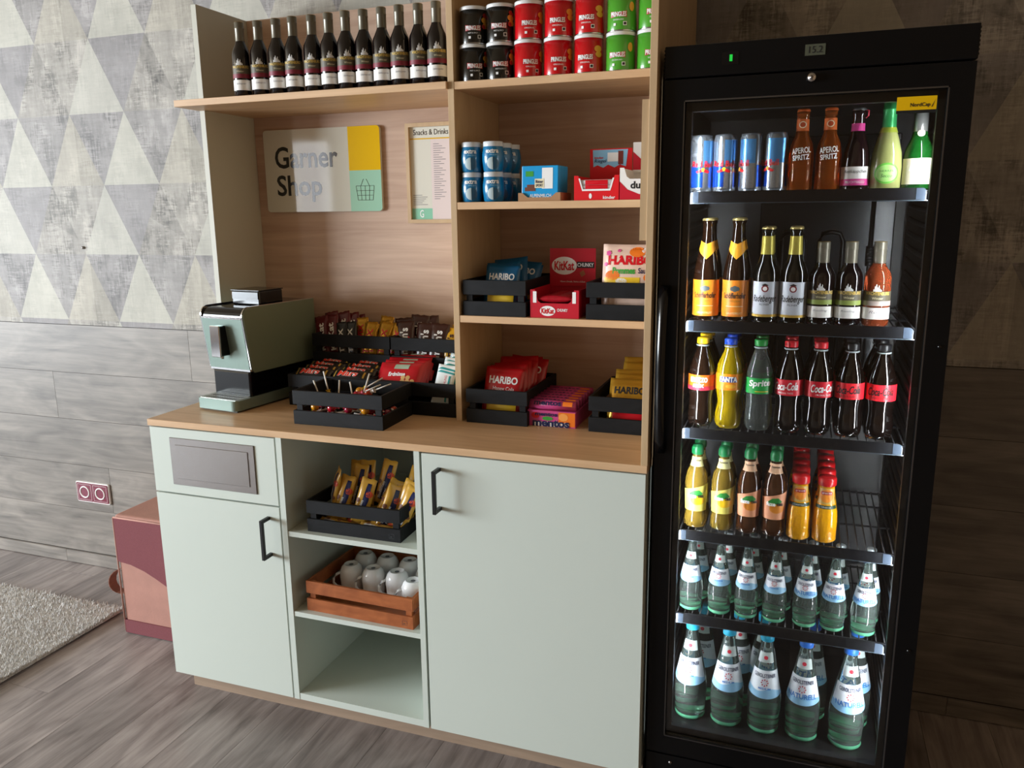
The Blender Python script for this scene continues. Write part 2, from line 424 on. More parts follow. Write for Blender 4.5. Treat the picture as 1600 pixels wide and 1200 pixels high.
# upper shelving
S1, S2, S3 = 1.8501, 1.5356, 1.2227; YS = .2565; DX, DXB = .8946, .9125; RPX, RPXB = 1.4855, 1.5017
u = thing('shelving_unit', 'oak upper shelving unit with sage side panel standing on the worktop', 'shelving', (0, 0, ZC1))
def ub(name, x0, x1, y0, y1, z0, z1, m, label=None):
    o = MB().box(x0, x1, y0, y1, z0 - ZC1, z1 - ZC1).build(name, m, u, bevel=.0006, seg=1)
    if label: o['label'] = label
ub('side_panel', -.0073, .0118, .3527, YBK + .018, ZC1, 2.1443, SAGED, 'sage lacquered side panel')
ub('back_panel', .0118, DX, YBK, YBK + .018, ZC1, 2.1443, OAKB)
ub('back_panel', DXB, RPX, YBK, YBK + .018, ZC1, 2.22, OAKB)
ub('wine_shelf', -.0121, DX - .0005, .246, YBK, 1.8320, 1.8512, OAK)
ub('divider', DX, DXB, YS, YBK, ZC1, 2.22, OAKV)
ub('end_panel', RPX, RPXB, -.0011, YBK, ZC1, 2.22, OAKV)
for z in (S1, S2, S3): ub('shelf', DXB + .0004, RPX - .0004, YS + .001, YBK, z - .0195, z, OAK)
ub('top_panel', DXB, RPX, YS + .001, YBK, 2.20, 2.22, OAK)
MB().sphere((-.8975, .662, 1.387), .006, 10, 6).build('wall_screw', STEEL)
tag(bpy.data.objects['wall_screw'], 'small bare screw head in the triangle wallpaper', 'screw')

# shop sign on the back panel
SIGNW = mat('acrylic_cream', '#cfcdbf', .05, spec=.6)
SIGNY = mat('acrylic_yellow', '#e3b505', .05, spec=.6)
SIGNT = mat('acrylic_mint', '#9dcdb4', .05, spec=.6)
def rrect(x0, x1, z0, z1, r, corners=(1, 1, 1, 1), n=5):
    pts = []
    for (cx, cz, a0), on in zip(((x1 - r, z1 - r, 0), (x0 + r, z1 - r, 90), (x0 + r, z0 + r, 180), (x1 - r, z0 + r, 270)), corners):
        if not on:
            pts.append((x1 if a0 in (0, 270) else x0, z1 if a0 in (0, 90) else z0)); continue
        for i in range(n + 1):
            a = math.radians(a0 + 90 * i / n); pts.append((cx + r * math.cos(a), cz + r * math.sin(a)))
    return pts
sg = thing('shop_sign', 'cream acrylic shop sign with yellow and mint blocks and a basket drawing', 'sign', (.0535, YBK, 1.516))
MB().prism(rrect(0, .449, 0, .272, .012), -.012, -.0006, 'y').build('plate', SIGNW, sg)
MB().prism(rrect(.331, .449, .132, .272, .012, (1, 0, 0, 0)), -.0125, -.012, 'y').build('yellow_block', SIGNY, sg)
tl = MB().prism(rrect(.331, .449, 0, .132, .012, (0, 0, 0, 1)), -.0125, -.012, 'y').build('mint_block', SIGNT, sg)
fs = planar(-.012, .0006); f2 = planar(-.0125, .0006)
INK = mat('sign_ink', '#0e1114', .12, coat=.6)
letter('Garner', fs, .166, .181, .246, INK, sg, h=.072, bold=.018)
letter('Shop', fs, .134, .078, .178, INK, sg, h=.090, bold=.018)
mb = MB()
def stroke(mb, a, b, w, fn):
    dx, dz = b[0] - a[0], b[1] - a[1]; l = math.hypot(dx, dz); nx, nz = -dz / l * w / 2, dx / l * w / 2
    mb.add([fn(a[0] + nx, a[1] + nz), fn(a[0] - nx, a[1] - nz), fn(b[0] - nx, b[1] - nz), fn(b[0] + nx, b[1] + nz)], [(0, 1, 2, 3)])
bx0, bx1, bz0, bz1 = .354, .422, .036, .082
for i in range(5):
    t = i / 4; stroke(mb, (bx0 + t * (bx1 - bx0), bz1), (bx0 + .006 + t * (bx1 - bx0 - .012), bz0), .0012, f2)
for i in range(4):
    t = i / 3; stroke(mb, (bx0 + .006 * (1 - t), bz0 + t * (bz1 - bz0)), (bx1 - .006 * (1 - t), bz0 + t * (bz1 - bz0)), .0012, f2)
stroke(mb, (.372, bz1), (.383, .104), .0012, f2); stroke(mb, (.404, bz1), (.393, .104), .0012, f2)
mb.build('basket_drawing', INK, tl, recalc=False)
for x in (.02, .43):
    for z in (.02, .25): pass

# framed price lists
def frame(name, label, w, h, loc, rz):
    t = thing(name, label, 'picture frame', loc, rz)
    fr = MB().box(0, w, -.016, -.0005, 0, .012).box(0, w, -.016, -.0005, h - .012, h).box(0, .012, -.016, -.0005, .012, h - .012).box(w - .012, w, -.016, -.0005, .012, h - .012).build('frame', OAKV, t)
    pr = MB().box(.012, w - .012, -.006, -.001, .012, h - .012).build('print', mat('poster_paper', '#dad9cd', .12, coat=.8), t)
    return t, pr
t, pr = frame('framed_price_list', 'oak framed price list headed Snacks and Drinks behind the divider', .215, .312, (.5965, YBK, 1.4755), 0)
f3 = planar(-.006, .0005)
letter('Snacks & Drinks', f3, .086, .284, .122, INK, pr, h=.017)
shape([rect(.012, .203, .262, .266)], f3, mat('ochre_print', '#d6a91f', .3), pr)
shape([rect(.012, .085, .0125, .047)], f3, mat('mint_print', '#86c3a6', .3), pr)
shape([rect(.085, .203, .0125, .262)], f3, mat('pale_lilac_print', '#dccdca', .3), pr)
letter('G', planar(-.006, .001), .047, .030, .014, PAPERW, pr, h=.024, bold=.01)
mb = MB()
for i in range(26): mb.add([planar(-.006, .001)(a, b) for a, b in rect(.094, .094 + .02 + .028 * ((i * 7) % 5) / 5, .246 - i * .0068, .2475 - i * .0068)], [(0, 1, 2, 3)])
for i in range(6): mb.add([planar(-.006, .001)(a, b) for a, b in rect(.018, .05 + .025 * ((i * 3) % 4) / 4, .088 - i * .006, .0895 - i * .006)], [(0, 1, 2, 3)])
mb.build('small_print', mat('grey_print', '#6a6466', .5), pr, recalc=False)
frame('oak_frame', 'narrow oak picture frame hung on the end panel inside', .215, .303, (RPX, .218, 1.4420), -PI / 2)

# ================================================================== wall socket, pouf, rug
BURG = mat('burgundy_plastic', '#6e1f35', .35)
so = thing('double_wall_socket', 'burgundy double wall socket with two white round outlets on grey panelling', 'socket', (-1.093, YW, .2985))
MB().prism(rrect(0, .180, 0, .090, .006), -.009, 0, 'y').build('white_rim', WHITE, so)
for i in (0, 1):
    MB().prism(rrect(.004 + i * .086, .090 + i * .086, .004, .086, .004), -.0115, -.009, 'y').build('burgundy_frame', BURG, so)
    k = MB()
    pr = [(.0005, -.004), (.020, -.004), (.021, -.0035), (.0225, .0), (.026, .0), (.027, -.002), (.027, -.010)]
    k.lathe(pr, 24); k.v = [(x + .047 + i * .086, -.0115 - z - .0025, y + .045) for x, y, z in k.v]
    s1 = k.build('outlet', WHITE, so)
    k = MB()
    for sx in (-.009, .009): k.tube([(.047 + i * .086 + sx, -.0092, .045), (.047 + i * .086 + sx, -.0110, .045)], .0028, 8)
    k.build('pin_hole', PBLACK, s1)
    mb = MB()
    for a, b, cc, dd in ((.010, .084, .010, .0108), (.010, .084, .0792, .080), (.010, .0108, .010, .080), (.0832, .084, .010, .080)):
        mb.add([planar(-.0115, .0004)(x_ + i * .086, z_) for x_, z_ in rect(a, b, cc, dd)], [(0, 1, 2, 3)])
    mb.build('thin_white_line', WHITE, so, recalc=False)

PEACH = mat('peach_velvet', '#a97a6c', .75, var=.16, vscale=14, bump=.15, bscale=120)
MAUVE = mat('mauve_felt', '#773f44', .9, var=.18, vscale=260, bump=.3, bscale=500)
po = thing('cube_pouf', 'peach and mauve cube pouf with leather loop beside the cabinet', 'pouf', (-.456, .245, 0))
PW, PD, PH = .425, .395, .462
MB().box(0, PW, .002, PD, .004, PH).build('body', PEACH, po, bevel=.012, seg=3)
wave = [(.003, .285), (.06, .279), (.12, .262), (.17, .240), (.22, .215), (.28, .198), (.35, .192), (PW - .003, .20)]
MB().prism([(.003, PH - .010)] + wave + [(PW - .003, PH - .010)], -.003, .008, 'y').build('upper_felt_panel', MAUVE, po)
MB().box(.001, PW - .001, -.003, .01, .004, .055).build('lower_felt_band', MAUVE, po)
MB().box(-.003, .01, .0, PD, .004, .055).build('lower_felt_band', MAUVE, po)
MB().tube([(.004, -.003, PH - .008), (PW - .004, -.003, PH - .008)], .003, 6).build('piping', PEACH, po)
MB().tube([(.0, -.001, .01), (.0, -.001, PH - .01)], .003, 6).build('piping', PEACH, po)
lp = []
for i in range(11):
    a = PI * i / 10; lp.append((-.072 * math.sin(a) - .002, .012, .200 + .050 * math.cos(a) - .02 * math.sin(a)))
k = MB(); vs = []; fs = []
for (x, y, z) in lp: vs += [(x, y, z), (x, y + .035, z), (x + .003, y + .035, z), (x + .003, y, z)]
for i in range(10):
    for j in range(4): fs.append((i * 4 + j, i * 4 + (j + 1) % 4, i * 4 + 4 + (j + 1) % 4, i * 4 + 4 + j))
k.add(vs, fs); k.build('leather_loop', mat('brown_leather', '#7d4f3e', .5), po)

RUG = mat('grey_shag', '#d8d6d3', .95, var=.12, vscale=120)
rg = bpy.data.objects.new('shag_rug', bpy.data.meshes.new('shag_rug')); COL.objects.link(rg)
tag(rg, 'light grey shaggy rug lying on the plank floor at left', 'rug'); rg['kind'] = 'stuff'
vs = []; fs = []
def tuft(x, y):
    h = .018 + random.random() * .012; a = random.random() * 6.28; l = random.random() * .016; w = .0042
    b = len(vs); ca, sa = math.cos(a) * w, math.sin(a) * w; tx, ty = x + math.cos(a * 3) * l, y + math.sin(a * 3) * l
    vs.extend([(x - ca, y - sa, .006), (x + ca, y + sa, .006), (x - sa, y + ca, .006), (tx, ty, h)])
    fs.extend([(b, b + 1, b + 3), (b + 1, b + 2, b + 3), (b + 2, b, b + 3)])
for i in range(52000):
    x = -.60 - random.random() * 1.15; y = .365 - random.random() * 1.25
    if (x > -1.0 and y > -.5) or random.random() < .8: tuft(x, y)
for i in range(2500): tuft(-.597 + random.random() * .004, .365 - random.random() * 1.25)
b = len(vs); vs += [(-1.9, -.9, 0), (-.605, -.9, 0), (-.605, .36, 0), (-1.9, .36, 0), (-1.9, -.9, .012), (-.605, -.9, .012), (-.605, .36, .012), (-1.9, .36, .012)]
fs += [tuple(b + i for i in f) for f in ((3, 2, 1, 0), (4, 5, 6, 7), (0, 1, 5, 4), (1, 2, 6, 5), (2, 3, 7, 6), (3, 0, 4, 7))]
rg.data.from_pydata(vs, [], fs); rg.data.materials.append(RUG); rg.data.update()

# ================================================================== coffee machine
CGREEN = mat('coffee_green_metal', '#82958c', .3, metal=.35)
CSIDE = mat('coffee_side_green', '#6f7a66', .38, metal=.2)
cm = thing('coffee_machine', 'sage green bean-to-cup coffee machine with chrome edges on the worktop', 'coffee machine', (.137, .137, ZC1), math.radians(-7))
# local: x -.09..+.09, y 0 = tray front
def side_prof(g=0.):
    fx = lambda z: .075 - (z - .115) * .13          # slanted front
    pts = [(.375 + g, .115 - g), (.375 + g, .318 + g)]
    top = .318 + g
    f0 = fx(.30) - g
    for i in range(7):
        a = PI / 2 * i / 6; r = .030
        pts.append((f0 + r - r * math.sin(a), top - r + r * math.cos(a)))
    pts += [(fx(.125) - g, .125 - g + .004), (fx(.115) - g + .010, .115 - g)]
    return pts
MB().prism(side_prof(-.002), -.086, .086, 'x').build('body_core', BLACKG, cm)
for s in (-1, 1):
    a, b_ = (s * .0865, s * .0905)
    MB().prism(side_prof(0), min(a, b_), max(a, b_), 'x').build('side_panel', CSIDE, cm)
    a, b_ = (s * .0835, s * .0875)
    MB().prism(side_prof(.0025), min(a, b_), max(a, b_), 'x').build('chrome_edge', CHROME, cm)
fy = lambda z: .075 - (z - .115) * .13
MB().add([(x, fy(z) - y, z) for y in (.004, -.004) for z, x in ((.124, -.083), (.124, .083), (.283, .083), (.283, -.083))], [(0, 1, 2, 3), (7, 6, 5, 4), (0, 4, 5, 1), (1, 5, 6, 2), (2, 6, 7, 3), (3, 7, 4, 0)]).build('front_panel', CGREEN, cm)
MB().box(-.083, .083, fy(.287) - .005, fy(.287) + .01, .283, .288).build('chrome_strip', CHROME, cm)
MB().box(-.083, .083, fy(.12) - .004, fy(.12) + .01, .118, .124).build('chrome_strip', CHROME, cm)
MB().box(-.050, .066, .150, .255, .316, .360).build('bean_hopper', BLACKG, cm, bevel=.004)
MB().box(-.046, .062, .1475, .150, .334, .356).build('hopper_window', mat('smoke_window', '#141a22', .25), cm)
MB().box(-.052, .068, .148, .257, .360, .363).build('hopper_lid', BLACKG, cm, bevel=.001)
sp = MB().box(-.024, .012, fy(.26) - .028, fy(.16) + .002, .168, .262).build('spout', BLACKG, cm, bevel=.004)
MB().box(-.026, .013, fy(.26) - .032, fy(.26) - .026, .166, .264).build('chrome_face', CHROME, sp, bevel=.002)
MB().tube([(-.006, fy(.2) - .015, .170), (-.006, fy(.2) - .015, .158)], .005, 10).build('nozzle', CHROME, sp)
MB().box(-.076, .078, .072, .385, .034, .117).build('lower_housing', BLACKG, cm, bevel=.006)
MB().prism(rrect(-.083, .083, 0, .385, .018), .006, .038, 'z').build('drip_tray', CGREEN, cm)
MB().box(-.072, .072, .015, .37, 0, .007).build('foot', BLACK, cm)
gr = MB().box(-.074, .074, .008, .071, .038, .0392).build('drip_grille', mat('grille_metal', '#b4b8b0', .3, metal=.6), cm)
k = MB()
for i in range(14):
    x = -.066 + i * .0098
    for j in range(2): k.add([(x, .014 + j * .027, .0396), (x + .004, .014 + j * .027, .0396), (x + .0075, .034 + j * .027, .0396), (x + .0035, .034 + j * .027, .0396)], [(0, 1, 2, 3)])
k.build('grille_slot', PBLACK, gr, recalc=False)

# ================================================================== crates
def crate(label, w, d, h, loc, rz=0., m=BLKWOOD, name='wooden_crate', group='black slatted crates', mark=False):
    t = thing(name, label, 'crate', loc, rz, group)
    th = .008; sh = h * .41
    for z0 in (0, h - sh):
        for y0, y1 in ((0, th), (d - th, d)): MB().box(0, w, y0, y1, z0, z0 + sh).build('slat', m, t, bevel=.0008, seg=1)
        for x0, x1 in ((0, th), (w - th, w)): MB().box(x0, x1, th, d - th, z0, z0 + sh).build('slat', m, t, bevel=.0008, seg=1)
    for x in (th, w - th - .018):
        for y in (th, d - th - .010): MB().box(x, x + .018, y, y + .010, .004, h - .003).build('corner_post', m, t)
    MB().box(th, w - th, th, d - th, .003, .009).build('base_board', m, t)
    if mark:
        f = planar(0, .0005)
        x0 = w - .035; shape([rect(x0, x0 + .016, .010, .0108), rect(x0, x0 + .0008, .010, .024), rect(x0 + .004, x0 + .016, .0232, .024), rect(x0 + .0152, x0 + .016, .014, .024), rect(x0 + .004, x0 + .009, .014, .0162)], f, mat('burnt_mark', '#33180c' if m == BRNWOOD else '#3a3c40', .6), t, 'branded_mark')
    return t
CW, CD, CH = .288, .19, .0998
crate('black slatted crate of lollipops at the front of the worktop', CW, CD, CH, (.4565, .0835, ZC1), math.radians(1.3))
crate('black slatted crate of chocolate bars next to the coffee machine', CW, CD, CH, (.301, .284, ZC1))
crate('black slatted crate of red peanut packs next to the divider', CW, CD, CH, (.5925, .284, ZC1))
ris = MB().box(.31, .86, .4785, .592, 0, .1085).build('riser_block', BLKWOOD); ris.location = (0, 0, ZC1)
tag(ris, 'low black wooden riser under the two raised snack crates', 'riser')
crate('raised black crate of dark red and gold wrapped bars', CW, .165, CH, (.304, .428, ZC1 + .1087))
crate('raised black crate of brown chocolate peanut bags beside divider', CW, .165, CH, (.596, .428, ZC1 + .1087))
crate('black crate of red cola gummy bags on the worktop', .186, CW, CH, (.9285, .252, ZC1))
crate('black crate of gold gummy bear bags on worktop by end panel', .186, CW, CH, (1.2905, .258, ZC1))
crate('black crate of blue gummy bags on the middle shelf', .188, CW, CH, (.9205, .265, S3))
crate('black crate with pink and yellow gummy bag on middle shelf', .188, CW, CH, (1.2785, .268, S3))
crate('black crate of yellow nut bars in the open cabinet', .297, .20, .094, (.5215, .0215, .6140), math.radians(1.0), mark=True)
crate('reddish brown wooden crate holding upside down white cups', .352, .27, .093, (.5015, .022, .3630), math.radians(-1.2), m=BRNWOOD, group='brown crate', mark=True)

# ================================================================== packs
def pillow_fn(w, h, t, seed=0, crimp=.07):
    rnd = random.Random(seed); ph = [rnd.random() * 6.28 for _ in range(6)]
    def th(u, v):     # u,v in 0..1 -> half thickness
        a = max(0., 1 - abs(2 * u - 1) ** 3.0); q = min(v, 1 - v)
        b = 0. if q < crimp else max(0., 1 - abs(2 * (v - crimp) / (1 - 2 * crimp) - 1) ** 3.2)
        wr = 1 + .10 * math.sin(9 * u + ph[0] + 5 * v) * math.sin(11 * v + ph[1])
        return t / 2 * (a ** .55) * (b ** .55) * wr
    return th
def pillow(name, w, h, t, m, parent, seed=0, crimp=.07, nu=10, nv=16, bend=0.):
    th = pillow_fn(w, h, t, seed, crimp); mb = MB(); vs = []; fs = []
    for s in (-1, 1):
        for j in range(nv + 1):
            for i in range(nu + 1):
                u, v = i / nu, j / nv; z = v * h + (.0015 * math.sin(u * 60) if j in (0, nv) else 0)
                vs.append(((u - .5) * w, s * (th(u, v) + .0004) + bend * (v - .5) ** 2, z))
    n = (nu + 1) * (nv + 1)
    for j in range(nv):
        for i in range(nu):
            a = j * (nu + 1) + i; q = (a, a + 1, a + nu + 2, a + nu + 1)
            fs.append(q); fs.append(tuple(n + x for x in reversed(q)))
    for j in range(nv):
        for i in (0, nu):
            a = j * (nu + 1) + i; q = (a, a + nu + 1, n + a + nu + 1, n + a); fs.append(q if i == 0 else tuple(reversed(q)))
    for i in range(nu):
        for j in (0, nv):
            a = j * (nu + 1) + i; q = (a, a + 1, n + a + 1, n + a); fs.append(tuple(reversed(q)) if j == 0 else q)
    mb.add(vs, fs, True)
    o = mb.build(name, m, parent)
    fn = lambda u, v: (u, -(th(u / w + .5, max(0, min(1, v / h))) + .0012) + bend * (v / h - .5) ** 2, v)
    return o, fn
def bag(name, label, cat, w, h, t, m, seed=0, marks=(), group=None, crimp=.07):
    o = thing(name, label, cat, (0, 0, 0), 0, group)
    b, fn = pillow('wrapper', w, h, t, m, o, seed, crimp)
    for mk in marks:
        if mk[0] == 't': letter(mk[1], fn, mk[2], mk[3], mk[4], mk[5], b, **(mk[6] if len(mk) > 6 else {}))
        elif mk[0] == 's':
            # subdivide rectangles so they follow the pillow
            polys = []
            for poly in mk[1]:
                polys.append(poly)
            for grp in ([[q] for q in polys] if len(polys) <= 4 else [polys]): shape(grp, fn, mk[2], b, mk[3] if len(mk) > 3 else 'printed_mark')
    return o
def strips(x0, x1, z0, z1, n=6, k=1):
    out = []
    for i in range(n):
        a = x0 + (x1 - x0) * i / n; b = x0 + (x1 - x0) * (i + 1) / n
        for j in range(k): out.append(rect(a, b, z0 + (z1 - z0) * j / k, z0 + (z1 - z0) * (j + 1) / k))
    return out
def pose(o, loc, rx=0., ry=0., rz=0.):
    o.location = loc; o.rotation_euler = (rx, ry, rz); return o
R = math.radians
FOIL = dict(rough=.28, spec=.6)
REDF = mat('red_foil', '#b3121c', **FOIL); BLUEF = mat('blue_foil', '#0b5a86', **FOIL); GOLDF = mat('gold_foil', '#b98a2c', .25, metal=.6)
DRED = mat('dark_red_foil', '#5c0c14', **FOIL); BRNF = mat('brown_foil', '#3a1c16', **FOIL); YELF = mat('yellow_foil', '#c99a3c', **FOIL); BLKF = mat('black_foil', '#141012', **FOIL)
NAVY = mat('navy_print', '#18204c', .4); YPR = mat('yellow_print', '#ecc22e', .4); GRP = mat('green_print', '#3f9a3c', .4); ORG = mat('orange_print', '#e8761e', .4); PINKP = mat('pink_print', '#e0589a', .4)
CREAM = mat('cream_print', '#e6dcb8', .45); NUT = mat('peanut_print', '#d1a468', .45); BEIGE = mat('beige_print', '#d9b894', .45); LBL = mat('light_blue_print', '#8ec4e6', .4); TEAL = mat('teal_print', '#2c8f8e', .4)

# blue gummy bags on the middle shelf
zf = S3 + .0095
def cola(name, label, m, tx, i, w=.105, h=.135, t=.022, sub=None, group=None, ink=PAPERW):
    mk = [('t', 'HARIBO', 0, h * .74, w * .74, ink, dict(h=h * .15, bold=.03))]
    if sub: mk.append(('t', sub, .004, h * .56, w * .55, ink, dict(h=h * .10)))
    mk.append(('s', strips(-w * .36, w * .40, h * .10, h * .34, 6, 3), YPR if ink != PBLACK else RED))
    return bag(name, label, 'snack bag', w, h, t, m, i, mk, group)
for i, (dx, dy, z, rx, ry) in enumerate(((.0, .062, 0, -16, 1), (-.004, .095, .010, -20, -4), (.012, .125, .022, -22, -7), (.02, .155, .014, -24, 5), (.01, .185, .006, -22, 8), (.0, .212, 0, -20, 3))):
    o = cola('gummy_bag', 'blue gummy bag in the middle shelf crate, %s from the front' % ORD[i], BLUEF, '', i, .103, .132, .020, group='blue gummy bags')
    pose(o, (.9205 + .094 + dx, .265 + dy - .02, zf + z), R(rx), R(ry))
# red cola bags
for i, (dx, dy, z, rx, ry) in enumerate(((-.004, .060, 0, -18, 2), (.012, .085, .006, -20, -5), (.018, .110, .012, -22, -7), (.006, .135, .016, -22, 3), (.016, .160, .020, -22, -4), (.02, .186, .014, -22, 5), (.01, .212, .008, -20, -2))):
    o = cola('gummy_bag', 'red cola gummy bag in the worktop crate, %s from the front' % ORD[i], REDF, '', i + 10, .118, .148, .022, 'Happy Cola', 'red cola gummy bags')
    pose(o, (.9285 + .092 + dx, .252 + dy - .02, ZC1 + .0095 + z), R(rx), R(ry))
# gold bags
for i, (dx, dy, z, rx, ry) in enumerate(((.006, .058, -.004, -24, 0), (.012, .088, .004, -24, 2), (.016, .118, .012, -24, -2), (.026, .150, .024, -22, 3), (.04, .185, .036, -20, -3))):
    o = cola('gummy_bag', 'gold gummy bag in the crate by the end panel, %s from the front' % ORD[i], GOLDF, '', i + 20, .118, .138, .024, None, 'gold gummy bags', ink=PBLACK)
    pose(o, (1.2905 + .096 + dx * .6, .258 + dy - .02, ZC1 + .0135 + z), R(rx), R(ry))
# pink and yellow bag
pm = mat('pommes_foil', '#e3c3b0', .3, var=.25, vscale=40)
o = bag('gummy_bag', 'large pink and yellow gummy bag standing in the middle shelf crate', 'snack bag', .150, .190, .03, pm, 31, [
    ('s', [disc(.02, .168, .022, 14, .014), disc(-.045, .105, .020, 14, .014), disc(.055, .10, .016, 14, .012)], ORG), ('s', [disc(.045, .172, .014, 12, .008), disc(-.02, .09, .016, 12, .008)], PAPERW), ('s', strips(-.068, .03, .085, .10, 8, 2), YPR), ('s', [disc(-.058, .165, .008, 5), disc(-.065, .135, .006, 5), disc(-.03, .172, .005, 5)], PINKP),
    ('t', 'HARIBO', .004, .146, .125, RED, dict(h=.026, bold=.05)), ('t', 'Pommes', -.014, .118, .062, GRP, dict(h=.018, bold=.04)), ('t', 'Sauer', .042, .118, .034, NAVY, dict(h=.015, bold=.02))])
pose(o, (1.2785 + .105, .268 + .045, zf), R(-8))
o = bag('gummy_bag', 'pink striped gummy bag lying low in the middle shelf crate', 'snack bag', .150, .12, .03, mat('pink_stripe_foil', '#b05a6a', .3, var=.5, vscale=60), 32)
pose(o, (1.2785 + .095, .268 + .150, zf + .012), R(-12))

# ---- open display boxes
def dbox(label, w, d, h, loc, m, inner, name='display_box', lip=None, head=None, back_h=None, group=None, base=None):
    t = thing(name, label, 'display box', loc, 0, group)
    k = MB(); q = .0015; lp_ = lip or h
    if lip and lip < h:
        n = .16 * w
        k.prism([(0, 0), (w, 0), (w, h), (w - n * .6, h), (w - n, lip + .006), (w - n - .008, lip), (n + .008, lip), (n, lip + .006), (n * .6, h), (0, h)], 0, q, 'y')
    else: k.box(0, w, 0, q, 0, h)
    k.box(0, q, q, d, 0, h).box(w - q, w, q, d, 0, h).box(q, w - q, d - q, d, 0, back_h or h).box(q, w - q, q, d - q, 0, q)
    b = k.build('box', m, t)
    hd = None
    if head:
        hw, hh, hy = head
        hd = MB().box((w - hw) / 2, (w + hw) / 2, hy, hy + .002, h - .006, h + hh).build('header_card', m, t)
    return t, b, hd
KITR = mat('carton_red', '#c0142a', .4); KITD = mat('carton_dark_red', '#8e0f22', .4)
t, b, hd = dbox('red chunky wafer bar display box on middle shelf with raised lid card', .138, .19, .0765, (1.1195, .271, S3), KITR, None, lip=.040, head=(.138, .104, .185))
fk = planar(0, .0006)
shape([disc(.050, .019, .022, 24, .014)], fk, PAPERW, b); letter('KitKat', planar(0, .0012), .050, .019, .036, RED, b, h=.015, bold=.03)
letter('CHUNKY', fk, .092, .022, .030, PAPERW, b, h=.008, bold=.02)
shape([rect(.008, .018, .041, .072)], fk, PAPERW, b); shape([rect(.120, .130, .041, .072)], fk, PAPERW, b)
fh = planar(.185, .0006)
shape([disc(.044, .130, .038, 28, .026)], fh, PAPERW, hd); letter('KitKat', planar(.185, .0012), .044, .130, .060, RED, hd, h=.027, bold=.03)
shape([rect(.082, .134, .124, .142)], fh, PBLACK, hd); letter('CHUNKY', planar(.185, .0012), .108, .133, .048, PAPERW, hd, h=.011, bold=.02)
shape([[(.09, .110), (.102, .118), (.108, .106), (.096, .098)]], fh, mat('wafer_print', '#a0603a', .5), hd)
letter('Have a break, have a kitkat', fh, .070, .084, .075, PAPERW, hd, h=.006)
bar_p = None
for i in range(12):
    if bar_p is None:
        bar_p = thing('wafer_bar', '', 'chocolate bar'); bb_, fn = pillow('wrapper', .024, .108, .018, mat('kitkat_foil', '#a51424', .3, var=.45, vscale=70), bar_p, 3, .06, 6, 12)
    o = place(bar_p, i == 0, (1.1195 + .0165 + .0, .271 + .016 + (i % 6) * .0275, S3 + .030 + (i // 6) * .021), (R(90), 0, R(90)), 'red wafer bar lying in the chunky bar box, %s row' % ('lower' if i < 6 else 'upper'), 'wafer bars %s' % ('lower' if i < 6 else 'upper'))
    o.rotation_euler = (R(90), 0, R(90)); o.location.x = 1.1195 + .0145
# ritter style chocolate tablets
tray, b, _ = dbox('brown cardboard tray holding blue milk chocolate tablets', .118, .105, .022, (1.088, .268, S2), mat('kraft_card', '#a9805a', .8), None, name='cardboard_tray', lip=.010)
BLUEP = mat('tablet_blue', '#1f9ad6', .3)
tp = thing('chocolate_tablet', '', 'chocolate'); bd = MB().box(-.051, .051, -.0045, .0045, 0, .090).build('wrapper', BLUEP, tp, bevel=.002)
ft = planar(-.0045, .0006); f5 = planar(-.0045, .0012)
shape([rect(.006, .036, .030, .084)], ft, PAPERW, bd); shape([rect(-.014, .012, .032, .056)], f5, CREAM, bd, 'logo_square')
letter('Ritter', planar(-.0045, .0018), -.001, .0485, .021, NAVY, bd, h=.008, bold=.02); letter('SPORT', planar(-.0045, .0018), -.001, .0385, .020, NAVY, bd, h=.007, bold=.02)
letter('ALPENMILCH', ft, .002, .012, .060, PAPERW, bd, h=.009, bold=.01)
shape([rect(-.042, -.012, .024, .034), rect(-.036, -.014, .034, .041)], ft, mat('chocolate_print', '#6b3a26', .5), bd); shape([rect(-.040, -.018, .062, .076)], ft, GRP, bd, 'green_tab')
for i in range(9):
    place(tp, i == 0, (1.147, .2775 + i * .0103, S2 + .0022), (R(-3), 0, 0), 'blue milk chocolate tablet in the cardboard tray, %s from front' % ORD[i], 'blue chocolate tablets')
# kinder box
KRED = mat('carton_bright_red', '#d8141c', .4)
t, b, hd = dbox('red and white box of milk chocolate sticks on the upper shelf', .119, .17, .063, (1.243, .270, S2), KRED, None, lip=.026, head=(.119, .078, .166))
fk = planar(0, .0006)
shape([[(.012, .056), (.022, .024), (.097, .024), (.107, .056), (.103, .056), (.095, .0285), (.024, .0285), (.016, .056)]], fk, PAPERW, b)
letter('kinder', fk, .094, .007, .032, PAPERW, b, h=.008, bold=.02); shape([disc(.044, .011, .004, 12, .007)], fk, PAPERW, b)
fh = planar(.166, .0006)
shape([[(.008, .138), (.107, .138), (.102, .092), (.085, .098), (.070, .090), (.052, .098), (.038, .090), (.022, .097), (.010, .092)]], fh, LBL, hd); shape([rect(.050, .080, .106, .130)], planar(.166, .0012), PAPERW, hd)
shape([rect(.080, .094, .098, .134)], planar(.166, .0012), mat('choc_stick_print', '#7a2a20', .5), hd)
letter('kinder', planar(.166, .0016), .026, .117, .026, RED, hd, h=.006, bold=.02); letter('Riegel', planar(.166, .0016), .030, .107, .034, NAVY, hd, h=.012, shear=.2)
stp = None
